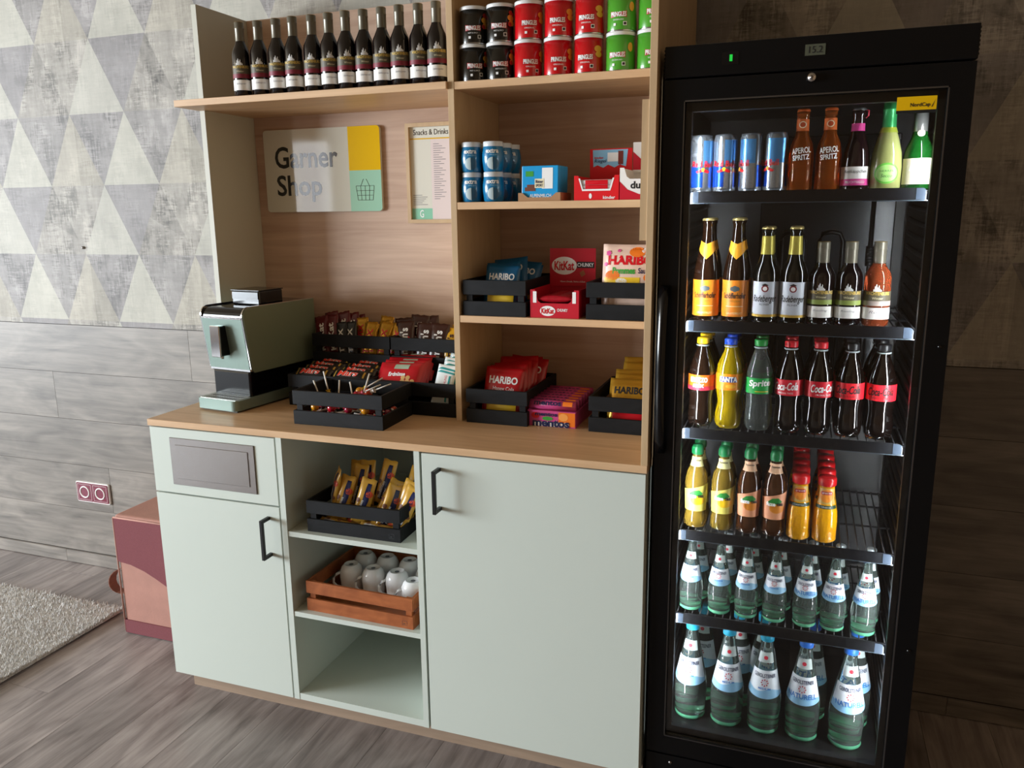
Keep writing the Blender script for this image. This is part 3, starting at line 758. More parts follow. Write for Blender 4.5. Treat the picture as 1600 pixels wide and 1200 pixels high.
for i in range(16):
    if stp is None:
        stp = thing('chocolate_stick', '', 'chocolate bar'); q_, fn = pillow('wrapper', .014, .100, .010, mat('stick_foil', '#e8dcd8', .3, var=.5, vscale=50), stp, 5, .06, 4, 10)
        shape(strips(-.006, .006, .02, .08, 2, 6), fn, RED, q_)
    j = i % 4; k_ = i // 4
    place(stp, i == 0, (1.253, .277 + k_ * .040, S2 + .008 + j * .0125), (R(90), R(90), R(90)), 'red and white chocolate stick in the upper shelf box, %s layer' % ORD[j], 'chocolate sticks %s layer' % ORD[j])
for o in [x for x in COL.objects if x.name.startswith('chocolate_stick')]: o.rotation_euler = (R(0), R(90), 0); o.location.x = 1.2525
# duplo boxes
DUW = mat('carton_white', '#e8e4e0', .4)
t, b, hd = dbox('white and red box of long wafer bars beside the end panel', .112, .17, .080, (1.3645, .270, S2), DUW, None, lip=.052, head=(.112, .075, .166))
fk = planar(0, .0006)
shape([[(0, 0), (.112, 0), (.112, .018), (.08, .012), (.05, .014), (.02, .026), (0, .046)]], fk, KITR, b); letter('duplo', fk, .058, .034, .060, PBLACK, b, h=.024, bold=.03)
fh = planar(.166, .0006); shape([[(0, .082), (.112, .082), (.112, .098), (.05, .1), (.02, .112), (0, .13)]], fh, KITR, hd); letter('duplo', fh, .070, .130, .060, PBLACK, hd, h=.024, bold=.03)
# mints box
MB_ = mat('mint_roll_pink', '#c64a86', .35, var=.3, vscale=40)
t = thing('mint_roll_box', 'pink fruit mint roll box on the worktop between the crates', 'display box', (1.1085, .272, ZC1))
b = MB().box(0, .142, 0, .225, 0, .046).build('box', MB_, t, bevel=.0015)
fk = planar(0, .0008)
shape(strips(.092, .140, .004, .044, 3, 3), fk, ORG, b); shape([disc(.106, .030, .014, 18, .011)], planar(0, .0012), mat('peach_print', '#f2a04e', .4), b); shape([disc(.024, .032, .012, 16, .009)], fk, RED, b); shape([disc(.060, .024, .016, 12, .006)], fk, GRP, b)
letter('mentos', planar(0, .0018), .070, .011, .108, PAPERW, b, h=.020, bold=.09); letter('mentos', planar(0, .0026), .070, .011, .108, NAVY, b, h=.020, bold=.035)
for i in range(2):
    rl = MB(); rl.tube([(.006, .012 + 0, .0), (.136, .012, .0)], .0115, 12)
letter('mentos', planar(0, .0018), .056, .036, .066, NAVY, b, h=.010, bold=.03)
for r_ in range(7):
    for l_ in range(1):
        ro = thing('mint_roll', 'pink fruit mint roll on top of its box, %s from the front' % ORD[r_], 'sweets', (1.1115, .288 + r_ * .0315, ZC1 + .0605), 0, 'mint rolls')
        rb = MB().tube([(0, 0, 0), (.136, 0, 0)], .0142, 12).build('wrapper', MB_, ro)
        fr = lambda u, v: (u, -.0150 * math.cos(v / .0142), .0150 * math.sin(v / .0142))
        letter('mentos', fr, .056, .008, .080, NAVY, rb, h=.013, bold=.03); shape([[(.100, .001), (.128, .001), (.128, .014), (.100, .014)]], fr, ORG, rb)

# ---- raised crates: upright bars
zr = ZC1 + .1087 + .0095
def bar_kind(nm, w, h, t, m, txt, tm, seed, extra=()):
    o = thing(nm, '', 'chocolate bar'); b, fn = pillow('wrapper', w, h, t, m, o, seed, .08, 6, 14)
    if txt: letter(txt, fn, 0, h * .52, h * .62, tm, b, h=w * .42, bold=.03, rot=PI / 2)
    for poly, mm in extra: shape(poly, fn, mm, b)
    return o
kinds = {
    'dr': bar_kind('chocolate_bar', .052, .150, .016, DRED, 'KitKat', PAPERW, 1),
    'tw': bar_kind('chocolate_bar', .042, .132, .016, BLKF, 'TWIX', PAPERW, 2),
    'go': bar_kind('chocolate_bar', .048, .134, .022, GOLDF, 'TWIX', RED, 3),
    'mm': bar_kind('candy_bag', .066, .138, .022, BRNF, "m&m's", PAPERW, 4, [([disc(.012, .075, .012, 14)], RED)]),
    'ye': bar_kind('candy_bag', .050, .125, .020, mat('yellow_candy_foil', '#d6a020', .3), "m&m's", BRNF, 5),
}
used = {}
row = [('dr', .330, 0, 0, -12), ('dr', .352, .03, .012, -12), ('dr', .372, 0, .004, -14), ('dr', .402, .03, .014, -14), ('dr', .43, .035, .010, -12), ('tw', .405, -.006, 0, -10), ('tw', .436, -.004, .002, -8), ('dr', .46, .04, .004, -16),
       ('go', .478, 0, -.006, 10), ('go', .506, .002, 0, -6), ('go', .535, .0, .002, 8), ('go', .560, .022, .006, -12), ('go', .455, .03, .010, -6), ('go', .520, .04, .016, 6), ('go', .578, .0, .0, 10), ('mm', .612, .03, .010, -6),
       ('mm', .628, 0, .004, -4), ('mm', .650, .036, .02, 3), ('mm', .690, .002, -.004, 2), ('mm', .700, .04, .018, -6), ('mm', .735, .0, 0, 4), ('ye', .780, .004, .0, 2), ('ye', .80, .035, .006, -2), ('ye', .838, .01, -.004, 4)]
nm_ = {'dr': 'dark red wafer bar', 'tw': 'black wrapped caramel bar', 'go': 'gold wrapped caramel bar', 'mm': 'brown chocolate candy bag', 'ye': 'yellow chocolate candy bag'}
cnt = {}
for k_, x, dy, dz, ry in row:
    i = cnt.get(k_, 0); cnt[k_] = i + 1
    place(kinds[k_], i == 0, (x, .462 + dy, zr - .003 + max(0, dz)), (R(-13), R(ry), 0), '%s upright in the raised crate, %s of its kind from left' % (nm_[k_], ORD[i]), nm_[k_] + 's')

# ---- chocolate bars in the crate by the coffee machine
mars = thing('chocolate_bar', '', 'chocolate bar'); b, fn = pillow('wrapper', .046, .132, .030, BLKF, mars, 6, .05, 8, 14)
up_ = lambda u, v: tuple(q - (.0006 if j == 1 else 0) for j, q in enumerate(fn(u, v)))
letter('Mars', fn, .0, .062, .072, PAPERW, b, h=.020, bold=.07, rot=PI / 2, shear=.2)
letter('Mars', up_, .0, .062, .072, mat('mars_red', '#d8402e', .35), b, h=.020, bold=.02, rot=PI / 2, shear=.2)
shape([rect(-.016, .016, .010, .016), rect(-.012, .012, .114, .119)], fn, GOLDP, b)
spots = [(.312 + (i % 2) * .136 + (.004 if (i // 2) % 2 else 0), .312 + (i // 2) * .040, 1.0035 + .004 * (i // 2)) for i in range(8)]
low = [(.312 + (i % 2) * .134, .318 + (i // 2) * .048, .938 + .031 * l_) for l_ in (0, 1) for i in range(6)]
for i, (x, y, z) in enumerate(spots):
    o = place(mars, i == 0, (x, y, z + .008), (R(58), 0, R(90)), 'black chocolate bar on top of the pile by the coffee machine, %s row back, %s' % (ORD[i // 2], 'left' if i % 2 == 0 else 'right'), 'black chocolate bars')
    # lie along X, print turned up and to the front
    o.rotation_euler = Matrix(((0, 0, 1), (.80, .60, 0), (-.60, .80, 0))).to_euler() if False else (0, 0, 0)
    ax = Vector((1, 0, 0)); nrm = Vector((0, -.62, .78))      # wrapper long axis and print normal
    yl = -nrm; xl = yl.cross(ax); o.rotation_euler = Matrix((xl, yl, ax)).transposed().to_euler()
for i, (x, y, z) in enumerate(low):
    o = copy_tree(mars); o.location = (x, y, z); o['label'] = 'black chocolate bar low in the crate by the coffee machine'; o['group'] = 'buried chocolate bars'
    yl = Vector((0, 0, -1)); ax = Vector((1, 0, 0)); xl = yl.cross(ax); o.rotation_euler = Matrix((xl, yl, ax)).transposed().to_euler()
# peanut packs: leaning back
pk = mat('peanut_red_foil', '#b81a24', .3)
for i in range(5):
    o = bag('peanut_pack', 'red peanut pack in the worktop crate, %s from the front' % ORD[i], 'snack bag', .150, .105, .024, pk, 40 + i, [
        ('t', 'Erdnüsse', -.004, .056, .058, PAPERW, dict(h=.014, bold=.03)), ('s', strips(-.02, .03, .075, .098, 4, 2), mat('grey_green_print', '#9fb09a', .4)), ('s', [disc(.020 + .016 * (q % 3), .020 + .012 * (q // 3), .0075, 10) for q in range(8)] + [disc(-.052 + .012 * q, .014, .006, 10) for q in range(3)], NUT)], 'red peanut packs')
    pose(o, (.672, .302 + i * .026, ZC1 + .062 + i * .004), R(-42), R(-2), 0)
for i in range(6):
    o = bag('striped_wafer_pack', 'white and teal striped wafer pack by the divider, %s from the front' % ORD[i], 'snack bag', .062, .125, .014, mat('white_foil', '#dfe4e2', .3), 50 + i, [
        ('s', [[(-.030, .100 + .010 * q), (-.018, .106 + .010 * q), (.030, .100 + .010 * q), (.030, .095 + .010 * q)] for q in range(2)], TEAL), ('t', 'ERFRISCHUNG', .004, .060, .060, RED, dict(h=.008, rot=PI / 2)), ('s', strips(.014, .020, .01, .09, 1, 6), TEAL)], 'striped wafer packs')
    pose(o, (.818 + .012 * (i % 2), .308 + i * .024, ZC1 + .030 + i * .007), R(-24), R(3), R(-4))

# ---- lollipops
cols = ['#b01028', '#c03a18', '#d08a1c', '#d6c52a', '#8a1430', '#a83040']
lol = []
for i, h in enumerate(cols):
    o = thing('lollipop', '', 'lollipop'); MB().sphere((0, 0, 0), .0125, 12, 8).build('sweet', mat('candy_%d' % i, h, .2, coat=.6), o)
    MB().tube([(0, 0, .010), (0, 0, .078)], .0022, 6).build('stick', mat('paper_stick', '#e4dfd6', .6), o)
    MB().lathe([(.0126, -.002), (.006, .013), (.0045, .016), (.008, .021)], 10).build('wrapper_twist', mat('candy_wrap_%d' % i, ['#d8506a', '#e8e0d8', '#c8a020', '#e8e0d8', '#d03048', '#b04050'][i], .25), o)
    lol.append(o)
k_ = 0; seen = [0] * 6
place_w = ['near the front slat', 'in the middle', 'near the back slat']
for gy in range(4):
    for gx in range(9):
        ci = (gx * 2 + gy * 3) % 6; rz_ = random.uniform(-.9, .9) + (0 if gx % 2 else PI)
        lay = 0 if gy < 2 or gx % 2 else 1
        x = .4565 + .030 + gx * .0275; y = .0835 + .024 + gy * .040; z = ZC1 + .024 + .026 * (gx % 2)
        up = gy == 2 and gx in (0, 1, 2, 4, 5)
        for _ in range(200):
            rz_ = random.uniform(0, 2 * PI); ex = x + .084 * math.sin(rz_); ey = y - .084 * math.cos(rz_)
            if .4565 + .016 < ex < .4565 + .270 and .0835 + .018 < ey < .0835 + .168: break
        rot = (R(random.uniform(-24, 20)), R(random.uniform(-24, 24)), 0) if up else (R(82), 0, rz_)
        if up: z += .012
        o = place(lol[ci], seen[ci] == 0, (x, y + (.0 if gy else .002), z), rot, ('lollipop standing stick up in the front crate, column %s from left' if up else 'lollipop lying in the front crate, column %s from left') % ORD[gx] + ', ' + ['front row', 'second row', 'third row', 'back row'][gy], 'lollipops')
        seen[ci] += 1
for gx, (x, y, rot) in enumerate(((.660, .15, (R(66), 0, R(105))), (.675, .19, (R(68), 0, R(95))), (.64, .20, (R(62), 0, R(120))))):
    o = copy_tree(lol[gx]); o.location = (x - .03, y, ZC1 + .082); o.rotation_euler = rot; o['label'] = 'lollipop on top of the pile at right, %s of three' % ORD[gx]

# ---- nut bars in the open cabinet
nb = thing('nut_bar', '', 'snack bar'); b, fn = pillow('wrapper', .046, .132, .018, YELF, nb, 8, .10, 8, 14)
shape([[(-.012, .012), (.006, .012), (.016, .070), (-.002, .070)], [(-.002, .070), (.016, .070), (.012, .118), (.000, .118)]], fn, NAVY, b); shape([disc(.013, .088, .010, 16)], fn, mat('orange_red_seal', '#d0502c', .4), b)
letter('Studenten', lambda u, v: tuple(a - (0.0006 if i_ == 1 else 0) for i_, a in enumerate(fn(u, v))), -.006, .042, .052, PAPERW, b, h=.0085, bold=.02, rot=1.42)
letter('futter', lambda u, v: tuple(a - (0.0006 if i_ == 1 else 0) for i_, a in enumerate(fn(u, v))), .006, .034, .032, PAPERW, b, h=.0085, bold=.02, rot=1.42)
shape([disc(-.016, .065, .007, 8), disc(-.014, .030, .006, 8), disc(.016, .045, .006, 8)], fn, mat('nut_brown_print', '#7a4a30', .5), b)
for i, (x, y, z, rx, ry, rz) in enumerate(((.560, .075, .03, -12, 4, -50), (.592, .055, .012, -14, 12, 4), (.625, .095, .034, -16, 6, 8), (.655, .055, .010, -14, 14, 6), (.648, .12, .04, -16, 0, 10), (.690, .13, .045, -16, 10, 0), (.712, .075, .012, -16, 28, 20), (.735, .055, .0, -12, 22, 30), (.765, .085, .012, -14, 18, -10), (.782, .06, .004, -14, 20, -4), (.600, .14, .03, -18, -4, 0), (.770, .14, .03, -18, 12, 0))):
    place(nb, i == 0, (x, .0215 + y, .6140 + .012 + z), (R(rx), R(ry), R(rz)), 'yellow nut bar in the open cabinet crate, %s by position from left' % ORD[i], 'yellow nut bars')
for i in range(6):
    o = copy_tree(nb); ax = Vector((1, 0, .04 * (i - 2))); ax.normalize(); yl = Vector((0, .3, -1)); yl = (yl - ax * yl.dot(ax)).normalized(); xl = yl.cross(ax)
    o.rotation_euler = Matrix((xl, yl, ax)).transposed().to_euler(); o.location = (.538 + (i % 2) * .132, .05 + (i // 2) * .052, .6140 + .022); o['label'] = 'yellow nut bar lying flat at the bottom of the open cabinet crate'; o['group'] = 'nut bars at the bottom'

# ---- cups
CUP = mat('white_porcelain', '#f2f2f2', .12, coat=.5)
cup = thing('cup', '', 'cup')
MB().lathe([(.0305, 0), (.0325, .002), (.0345, .030), (.0362, .050), (.0350, .066), (.0290, .080), (.0235, .0855), (.0215, .0880), (.0200, .0880), (.0190, .0850), (.0005, .0850)], 28).build('body', CUP, cup)
MB().tube([(-.034, 0, .064), (-.046, 0, .060), (-.055, 0, .048), (-.056, 0, .034), (-.048, 0, .022), (-.034, 0, .016)], .0042, 8).build('handle', CUP, cup)
MB().lathe([(.0005, .0853), (.007, .0853)], 12).build('base_stamp', mat('grey_stamp', '#6c7076', .5), cup)
cups = [(.573, .160), (.651, .157), (.731, .158), (.804, .118), (.573, .246), (.651, .246), (.730, .243), (.806, .205)]
for i, (x, y) in enumerate(cups):
    place(cup, i == 0, (x, y, .3630 + .0100), (0, 0, R(38)), 'white cup upside down in the brown crate, %s row, %s from left' % ('front' if i < 4 else 'back', ORD[i % 4]), 'upside down cups')

# ================================================================== bottles and cans
GREENW = mat('pale_green_glass', (.80, .97, .90), .0, trans=.955, ior=1.36)
CLEARP = mat('clear_plastic', (.93, .96, .96), .02, trans=1., ior=1.33)
DGLASS = mat('dark_bottle_glass', '#0c0608', .05, coat=.5)
BGLASS = mat('brown_bottle_glass', '#1c0d06', .05, coat=.5)
CAPSULE = mat('grey_capsule', '#6e695c', .35, metal=.4)
OLIVE = mat('olive_brown_print', '#57503f', .5); WINER = mat('wine_red_print', '#7a1f30', .5)
LETT = dict(bold=.02)
def emblem(f, cx, z, s, m, parent):      # stepped white towers above the label
    ps = []
    for i, h in enumerate((.35, .75, 1.0, .6, .85, .4, .25)):
        x = cx + (i - 3) * s * .15; ps.append([(x, z), (x + s * .12, z), (x + s * .12, z + s * h * .8), (x + s * .06, z + s * h), (x, z + s * h * .8)])
    shape(ps, f, m, parent, 'tower_emblem')
def wine(label, body, strip, glassm, h=.21, r=.0267, turn=.5, name='wine_bottle', low='#efece6'):
    t = thing(name, label, 'bottle')
    s = h / .21
    prof = [(.0005, 0), (r - .003, 0), (r, .004), (r, .118 * s), (r - .0012, .128 * s), (r - .006, .139 * s), (.0165, .149 * s), (.0131, .157 * s), (.0125, .205 * s), (.0005, .205 * s)]
    b = MB().lathe(prof, 28).build('glass', glassm, t)
    cp = MB().lathe([(.0136, .157 * s), (.0135, .190 * s), (.0140, .191 * s), (.0140, .194 * s), (.0135, .195 * s), (.0138, .209 * s), (.0130, h)], 20).build('capsule', CAPSULE, t)
    MB().lathe([(.0138, h - .0012), (.0128, h + .0006), (.0005, h + .0008)], 20).build('capsule_top', mat('gold_foil_cap', '#b89a5a', .3, metal=.8), cp)
    w0 = label_patch(prof, .018 * s, .047 * s, 3.4, .0005, mat('wine_label_white', low, .5), t, 'white_label', turn)
    g = wrap(prof, .0011, turn)
    letter({'#7a1f30': 'Spätburgunder'}.get(strip, 'Riesling') if low != '#efe6e2' else 'Rosé', g, .0, .036 * s, r * 1.1, mat('script_ink', '#8c8a90', .5), w0, h=.006, shear=.3)
    w1 = label_patch(prof, .052 * s, .088 * s, 3.4, .0005, OLIVE, t, 'brown_label', turn)
    label_patch(prof, .052 * s, .064 * s, 3.4, .0010, mat('label_strip_' + strip, strip, .5), w1, 'colour_strip', turn)
    letter('WACHTENBURG', g, 0, .0830 * s, r * 1.85, mat('bright_gold_print', '#dcb95a', .4), w1, h=.0075, bold=.02)
    letter('Winzer', g, 0, .0710 * s, r * .8, CREAM, w1, h=.005)
    emblem(g, -.002, .088 * s, .019 * s, PAPERW, w1)
    return t
wp = wine('', None, '#7a1f30', DGLASS)
for i, x in enumerate((.2158, .2756, .3406, .3987, .4585, .5161, .5727, .6263, .6851, .741, .7959, .851)):
    place(wp, i == 0, (x, .2905 + .003 * ((i * 5) % 3 - 1), 1.8512), (0, 0, R((-6, 4, 0, -14, -8, 6, 8, 2, 0, -3, 5, 0)[i])), 'red wine bottle on the top shelf, %s from the left panel' % ORD[i], 'red wine bottles on the top shelf')

# crisp cans
def can(nm, col, txt, sub, turn):
    t = thing('crisp_can', '', 'can'); m = mat('can_' + nm, col, .25, coat=.4)
    prof = [(.0005, 0), (.0365, 0), (.0372, .003), (.0372, .0865), (.0005, .0865)]
    b = MB().lathe(prof, 32).build('tube', m, t)
    MB().lathe([(.0376, 0), (.0382, .001), (.0382, .0022), (.0374, .003)], 32).build('base_rim', mat('tin', '#b8b8b8', .2, metal=1.), t)
    MB().lathe([(.0374, .0845), (.0379, .0850), (.0380, .0915), (.0374, .0935), (.0355, .0935), (.0345, .0920), (.0005, .0920)], 32).build('lid', mat('lid_plastic', '#d6d6d4', .3), t)
    g = wrap(prof, .0006, turn); g2 = wrap(prof, .0012, turn); g3 = wrap(prof, .0016, turn)
    shape([[(-.021, .031), (0, .034), (.021, .031), (.021, .046), (0, .043), (-.021, .046)]], g, mat('banner_red', '#b0141c', .35) if nm != 'red' else mat('banner_deep_red', '#a00c14', .35), b, 'banner')
    letter(txt, g2, 0, .0385, .039, PAPERW, b, h=.0115, bold=.03)
    letter(sub, g2, 0, .026, .026, PAPERW, b, h=.0035)
    ch = mat('crisp_print', '#d99a34', .4)
    shape([disc(.034, .058, .011, 16, .008), disc(.036, .045, .010, 16, .007)] if nm != 'green' else [disc(.034, .056, .007, 14, .011)], g2, ch, b, 'crisp_picture')
    if nm == 'black': shape([disc(.033, .070, .006, 8), disc(.041, .066, .005, 8), disc(.03, .042, .006, 7)], g3, mat('chili_print', '#a8281c', .4), b)
    shape([rect(.012, .021, .012, .021)], g2, PAPERW, b); shape([rect(.0135, .0195, .0135, .0195)], g3, PBLACK, b)
    shape([rect(-.012, -.006, .012, .018)], g2, PAPERW, b)
    return t
cans = {'black': can('black', '#15130f', 'PRINGLES', 'HOT & SPICY', .0), 'red': can('red', '#c00f18', 'PRINGLES', 'ORIGINAL', .0), 'green': can('green', '#4a9a2c', 'PRINGLES', 'SOUR CREAM & ONION', .0)}
seen = {}
kk = ['black', 'black', 'red', 'red', 'red', 'green', 'green']
xs_ = (.9535, 1.0300, 1.1085, 1.1900, 1.2715, 1.3545, 1.4335)
for lv in (0, 1):
    for i, k in enumerate(kk):
        pos = ('left', 'right') if k != 'red' else ('left', 'middle', 'right')
        j = kk[:i].count(k)
        place(cans[k], k not in seen, (xs_[i] + (.002 if lv else 0), .302, S1 + lv * .0937), (0, 0, R((18, 12, 20, 10, 0, -2, 16)[i] + (8 if lv == 0 and i < 4 else 0))), '%s crisp can in the %s row of the stack, %s one of its colour' % (k, 'upper' if lv else 'lower', pos[j]), 'stacked crisp cans')
        seen[k] = 1

# chewing gum tubs
tp_ = thing('gum_tub', '', 'tub'); GUM = mat('gum_blue', '#0f6f9e', .25, coat=.4)
prof = [(.0005, 0), (.024, 0), (.027, .004), (.0305, .030), (.0305, .045), (.0275, .064), (.0265, .068), (.0005, .068)]
b = MB().lathe(prof, 28).build('tub', GUM, tp_)
MB().lathe([(.0268, .066), (.0272, .068), (.0272, .078), (.0262, .0795), (.0005, .0795)], 28).build('lid', mat('gum_lid', '#cfd4d8', .3), tp_)
g = wrap(prof, .0007); g2 = wrap(prof, .0013)
letter('extra', g, 0, .054, .036, PAPERW, b, h=.011, bold=.03); letter('FRESH', g, .004, .044, .020, LBL, b, h=.004)
shape([disc(.002, .022, .0165, 20)], g, mat('gum_disc', '#2a5a78', .3), b); shape([[(.002 + .0165 * math.cos(a), .022 + .0165 * math.sin(a)) for a in [PI / 2 + PI * q / 8 for q in range(9)]]], g2, mat('gum_mint', '#b9cdd2', .4), b)
n = 0
for lv in (0, 1):
    for ci, (x, dep) in enumerate(((.9455, 2), (1.0095, 3))):
        for d_ in range(dep):
            place(tp_, n == 0, (x + d_ * .002, .2905 + d_ * .0635, S2 + lv * .0797), (0, 0, R(14)), 'blue gum tub, %s layer, %s column, %s' % ('upper' if lv else 'lower', 'left' if ci == 0 else 'right', ('front one', 'second back', 'third back')[d_]), 'blue gum tubs'); n += 1

# ================================================================== fridge
FX, FX2, FYF, FZ = 1.5136, 2.1136, .021, 1.8514
fr = thing('display_fridge', 'tall black display fridge with lit glass door full of drinks', 'fridge', (FX, FYF, 0))
def fbx(mb, x0, x1, y0, y1, z0, z1): return mb.box(x0 - FX, x1 - FX, y0 - FYF, y1 - FYF, z0, z1)
FIN = mat('fridge_black', '#060607', .38, spec=.3); LINER = mat('fridge_liner', '#131314', .40)
YI0, YI1 = .072, .585; XI0, XI1 = 1.553, 2.074
k = MB(); fbx(k, FX, XI0 - .006, YI0, .640, .135, 1.783); fbx(k, XI1 + .006, FX2, YI0, .640, .135, 1.783); fbx(k, FX, FX2, YI1 + .006, .640, .02, FZ - .002); fbx(k, FX, FX2, YI0, YI1, 1.755, FZ - .002); fbx(k, FX, FX2, .055, YI1, .02, .165)
k.build('cabinet_body', FIN, fr)
k = MB(); fbx(k, XI0 - .006, XI0, YI0, YI1, .165, 1.755); fbx(k, XI1, XI1 + .006, YI0, YI1, .165, 1.755); fbx(k, XI0, XI1, YI1, YI1 + .006, .165, 1.755); fbx(k, XI0, XI1, YI0, YI1, 1.749, 1.755); fbx(k, XI0, XI1, YI0 + .002, YI1, .165, .1755)
k.build('inner_liner', LINER, fr)
k = MB()
z = .21
while z < 1.70:
    for sx, xw in ((1, XI0), (-1, XI1)):
        pts = []
        for i in range(7):
            y = .115 + .40 * i / 6; pts.append((xw + sx * .001 - FX, y - FYF, z + .012 * (i / 6) ** 2))
        k.tube(pts, .0065, 6)
    z += .034
k.build('side_ribs', LINER, fr)
# evaporator plate on the back wall
ev = MB(); fbx(ev, 1.70, 2.045, YI1 - .006, YI1 - .001, .95, 1.70); ev = ev.build('evaporator_plate', mat('evaporator_grey', '#1a1d20', .22, metal=.2), fr, bevel=.003)
k = MB(); px = lambda x, z_: (x - FX, YI1 - .009 - FYF, z_)
for x0 in (1.76, 1.86):
    k.tube([px(x0, 1.0), px(x0, 1.42), px(x0 + .008, 1.44), px(x0 + .03, 1.445), px(x0 + .052, 1.44), px(x0 + .06, 1.42), px(x0 + .06, 1.0)], .006, 8)
k.tube([px(1.99, 1.69), px(1.99, 1.05), px(1.975, 1.0), px(1.80, .985)], .006, 8)
for i in range(6): k.tube([px(1.98, 1.36 + i * .008), px(2.0, 1.36 + i * .008)], .0085, 6)
k.build('pressed_channel', LINER, ev)
hp = MB(); fbx(hp, FX, FX2, FYF - .004, .07, 1.7865, FZ); hp = hp.build('header_panel', BLACKG if False else mat('header_black', '#050506', .32, spec=.3), fr, bevel=.002)
k = MB()
for i in range(7): fbx(k, FX2 - .0005, FX2 + .0015, FYF, .06, 1.794 + i * .008, 1.798 + i * .008); fbx(k, FX - .0015, FX + .0005, FYF, .06, 1.794 + i * .008, 1.798 + i * .008)
k.build('vent_ridge', FIN, hp)
ds = MB(); fbx(ds, 1.7985, 1.8375, FYF - .0055, FYF - .003, 1.8130, 1.8345); ds = ds.build('display', mat('lcd_grey', '#4a4c3e', .2), hp)
fd = lambda u_, v_: (u_ - FX, -.0062, v_)
letter('15.2', fd, 1.8190, 1.8240, .026, PBLACK, ds, h=.013)
k = MB(); fbx(k, 1.634, 1.668, FYF - .0050, FYF - .003, 1.806, 1.832); sw = k.build('switch', BLACKG, hp)
k = MB(); fbx(k, 1.6495, 1.6555, FYF - .0065, FYF - .0045, 1.813, 1.826); k.build('indicator_light', mat('green_led', '#0c6a20', .3, emit='#2cff58', estr=.5), sw)
k = MB(); k.tube([(1.8142 - FX, -.004, 1.7700), (1.8142 - FX, -.014, 1.7700)], .0085, 16); lk = k.build('lock', CHROME, fr)
k = MB(); k.tube([(1.8142 - FX, -.0138, 1.7700), (1.8142 - FX, -.0150, 1.7700)], .0038, 10); k.build('key_slot', STEEL, lk)
# door
GX0, GX1, GZ0, GZ1 = 1.5566, 2.0706, .187, 1.7403; DZ0, DZ1 = .1384, 1.7834
do = thing('x', '', 'x'); bpy.data.objects.remove(do)
def bar(name, pts, m, parent):
    k = MB(); k.prism([(a - FX, b) for a, b in pts], 0., .036, 'y'); return k.build(name, m, parent)
drm = mat('door_frame_black', '#060607', .32, spec=.3)
door = bar('door_frame', [(FX, DZ1), (FX2, DZ1), (GX1, GZ1), (GX0, GZ1)], drm, fr)
bar('frame_bar', [(FX, DZ0), (GX0, GZ0), (GX1, GZ0), (FX2, DZ0)], drm, door)
bar('frame_bar', [(FX, DZ0), (FX, DZ1), (GX0, GZ1), (GX0, GZ0)], drm, door)
bar('frame_bar', [(FX2, DZ0), (GX1, GZ0), (GX1, GZ1), (FX2, DZ1)], drm, door)
k = MB()
for a, b, c_, d_ in ((GX0, GX1, GZ1 - .003, GZ1), (GX0, GX1, GZ0, GZ0 + .003), (GX0, GX0 + .0025, GZ0, GZ1), (GX1 - .0025, GX1, GZ0, GZ1)): fbx(k, a, b, FYF + .001, FYF + .010, c_, d_)
k.build('aluminium_trim', mat('dark_aluminium', '#77787a', .3, metal=1.), door)
k = MB()
for a, b, c_, d_ in ((GX0, GX1, GZ1 - .022, GZ1), (GX0, GX1, GZ0, GZ0 + .022), (GX0, GX0 + .016, GZ0, GZ1), (GX1 - .016, GX1, GZ0, GZ1)): fbx(k, a, b, FYF + .020, FYF + .040, c_, d_)
k.build('inner_gasket', mat('gasket_grey', '#232323', .5), door)
gm = bpy.data.materials.new('door_glass'); gm.use_nodes = True
nt = gm.node_tree; nt.nodes.remove(nt.nodes['Principled BSDF'])
tr = nt.nodes.new('ShaderNodeBsdfTransparent'); tr.inputs[0].default_value = (.93, .94, .94, 1); gl = nt.nodes.new('ShaderNodeBsdfGlossy'); gl.inputs['Roughness'].default_value = .01
fz = nt.nodes.new('ShaderNodeFresnel'); fz.inputs[0].default_value = 1.45; mx = nt.nodes.new('ShaderNodeMixShader')
nt.links.new(fz.outputs[0], mx.inputs[0]); nt.links.new(tr.outputs[0], mx.inputs[1]); nt.links.new(gl.outputs[0], mx.inputs[2]); nt.links.new(mx.outputs[0], nt.nodes['Material Output'].inputs[0])
k = MB(); fbx(k, GX0 + .001, GX1 - .001, FYF + .012, FYF + .016, GZ0 + .001, GZ1 - .001); pane = k.build('glass_pane', gm, door)
k = MB(); fbx(k, 1.9790, 2.0510, FYF + .0095, FYF + .0115, 1.6975, 1.7245); lg = k.build('brand_plate', mat('plate_yellow', '#d9a900', .35), door)
k = MB(); fbx(k, 1.9790, 2.0510, FYF + .0090, FYF + .0118, 1.6925, 1.6985); k.build('plate_edge', PBLACK, lg)
fp = lambda u_, v_: (u_ - FX, .0088, v_)
letter('NordCap', fp, 2.0215, 1.7075, .036, PBLACK, lg, h=.0095, bold=.02)
shape([[(2.0415, 1.7035), (2.0435, 1.7035), (2.0490, 1.7190)]], fp, PBLACK, lg, 'slash_logo')
hn = MB(); hp_ = []
for i in range(13):
    q = i / 12; hp_.append((1.5285 - FX, -.006 - .036 * math.sin(PI * q) ** .6, .945 + .395 * q))
vs = []; fs = []
for x, y, z in hp_: vs += [(x - .011, y - .006, z), (x + .011, y - .006, z), (x + .009, y + .006, z), (x - .009, y + .006, z)]
for i in range(12):
    for j in range(4): fs.append((i * 4 + j, i * 4 + (j + 1) % 4, i * 4 + 4 + (j + 1) % 4, i * 4 + 4 + j))
fs += [(3, 2, 1, 0), (48, 49, 50, 51)]
hn.add(vs, fs, True); hn.build('handle', BLACKG, door)
k = MB(); fbx(k, FX, FX2, FYF + .003, .06, .012, .132); kp = k.build('kick_plate', FIN, fr)
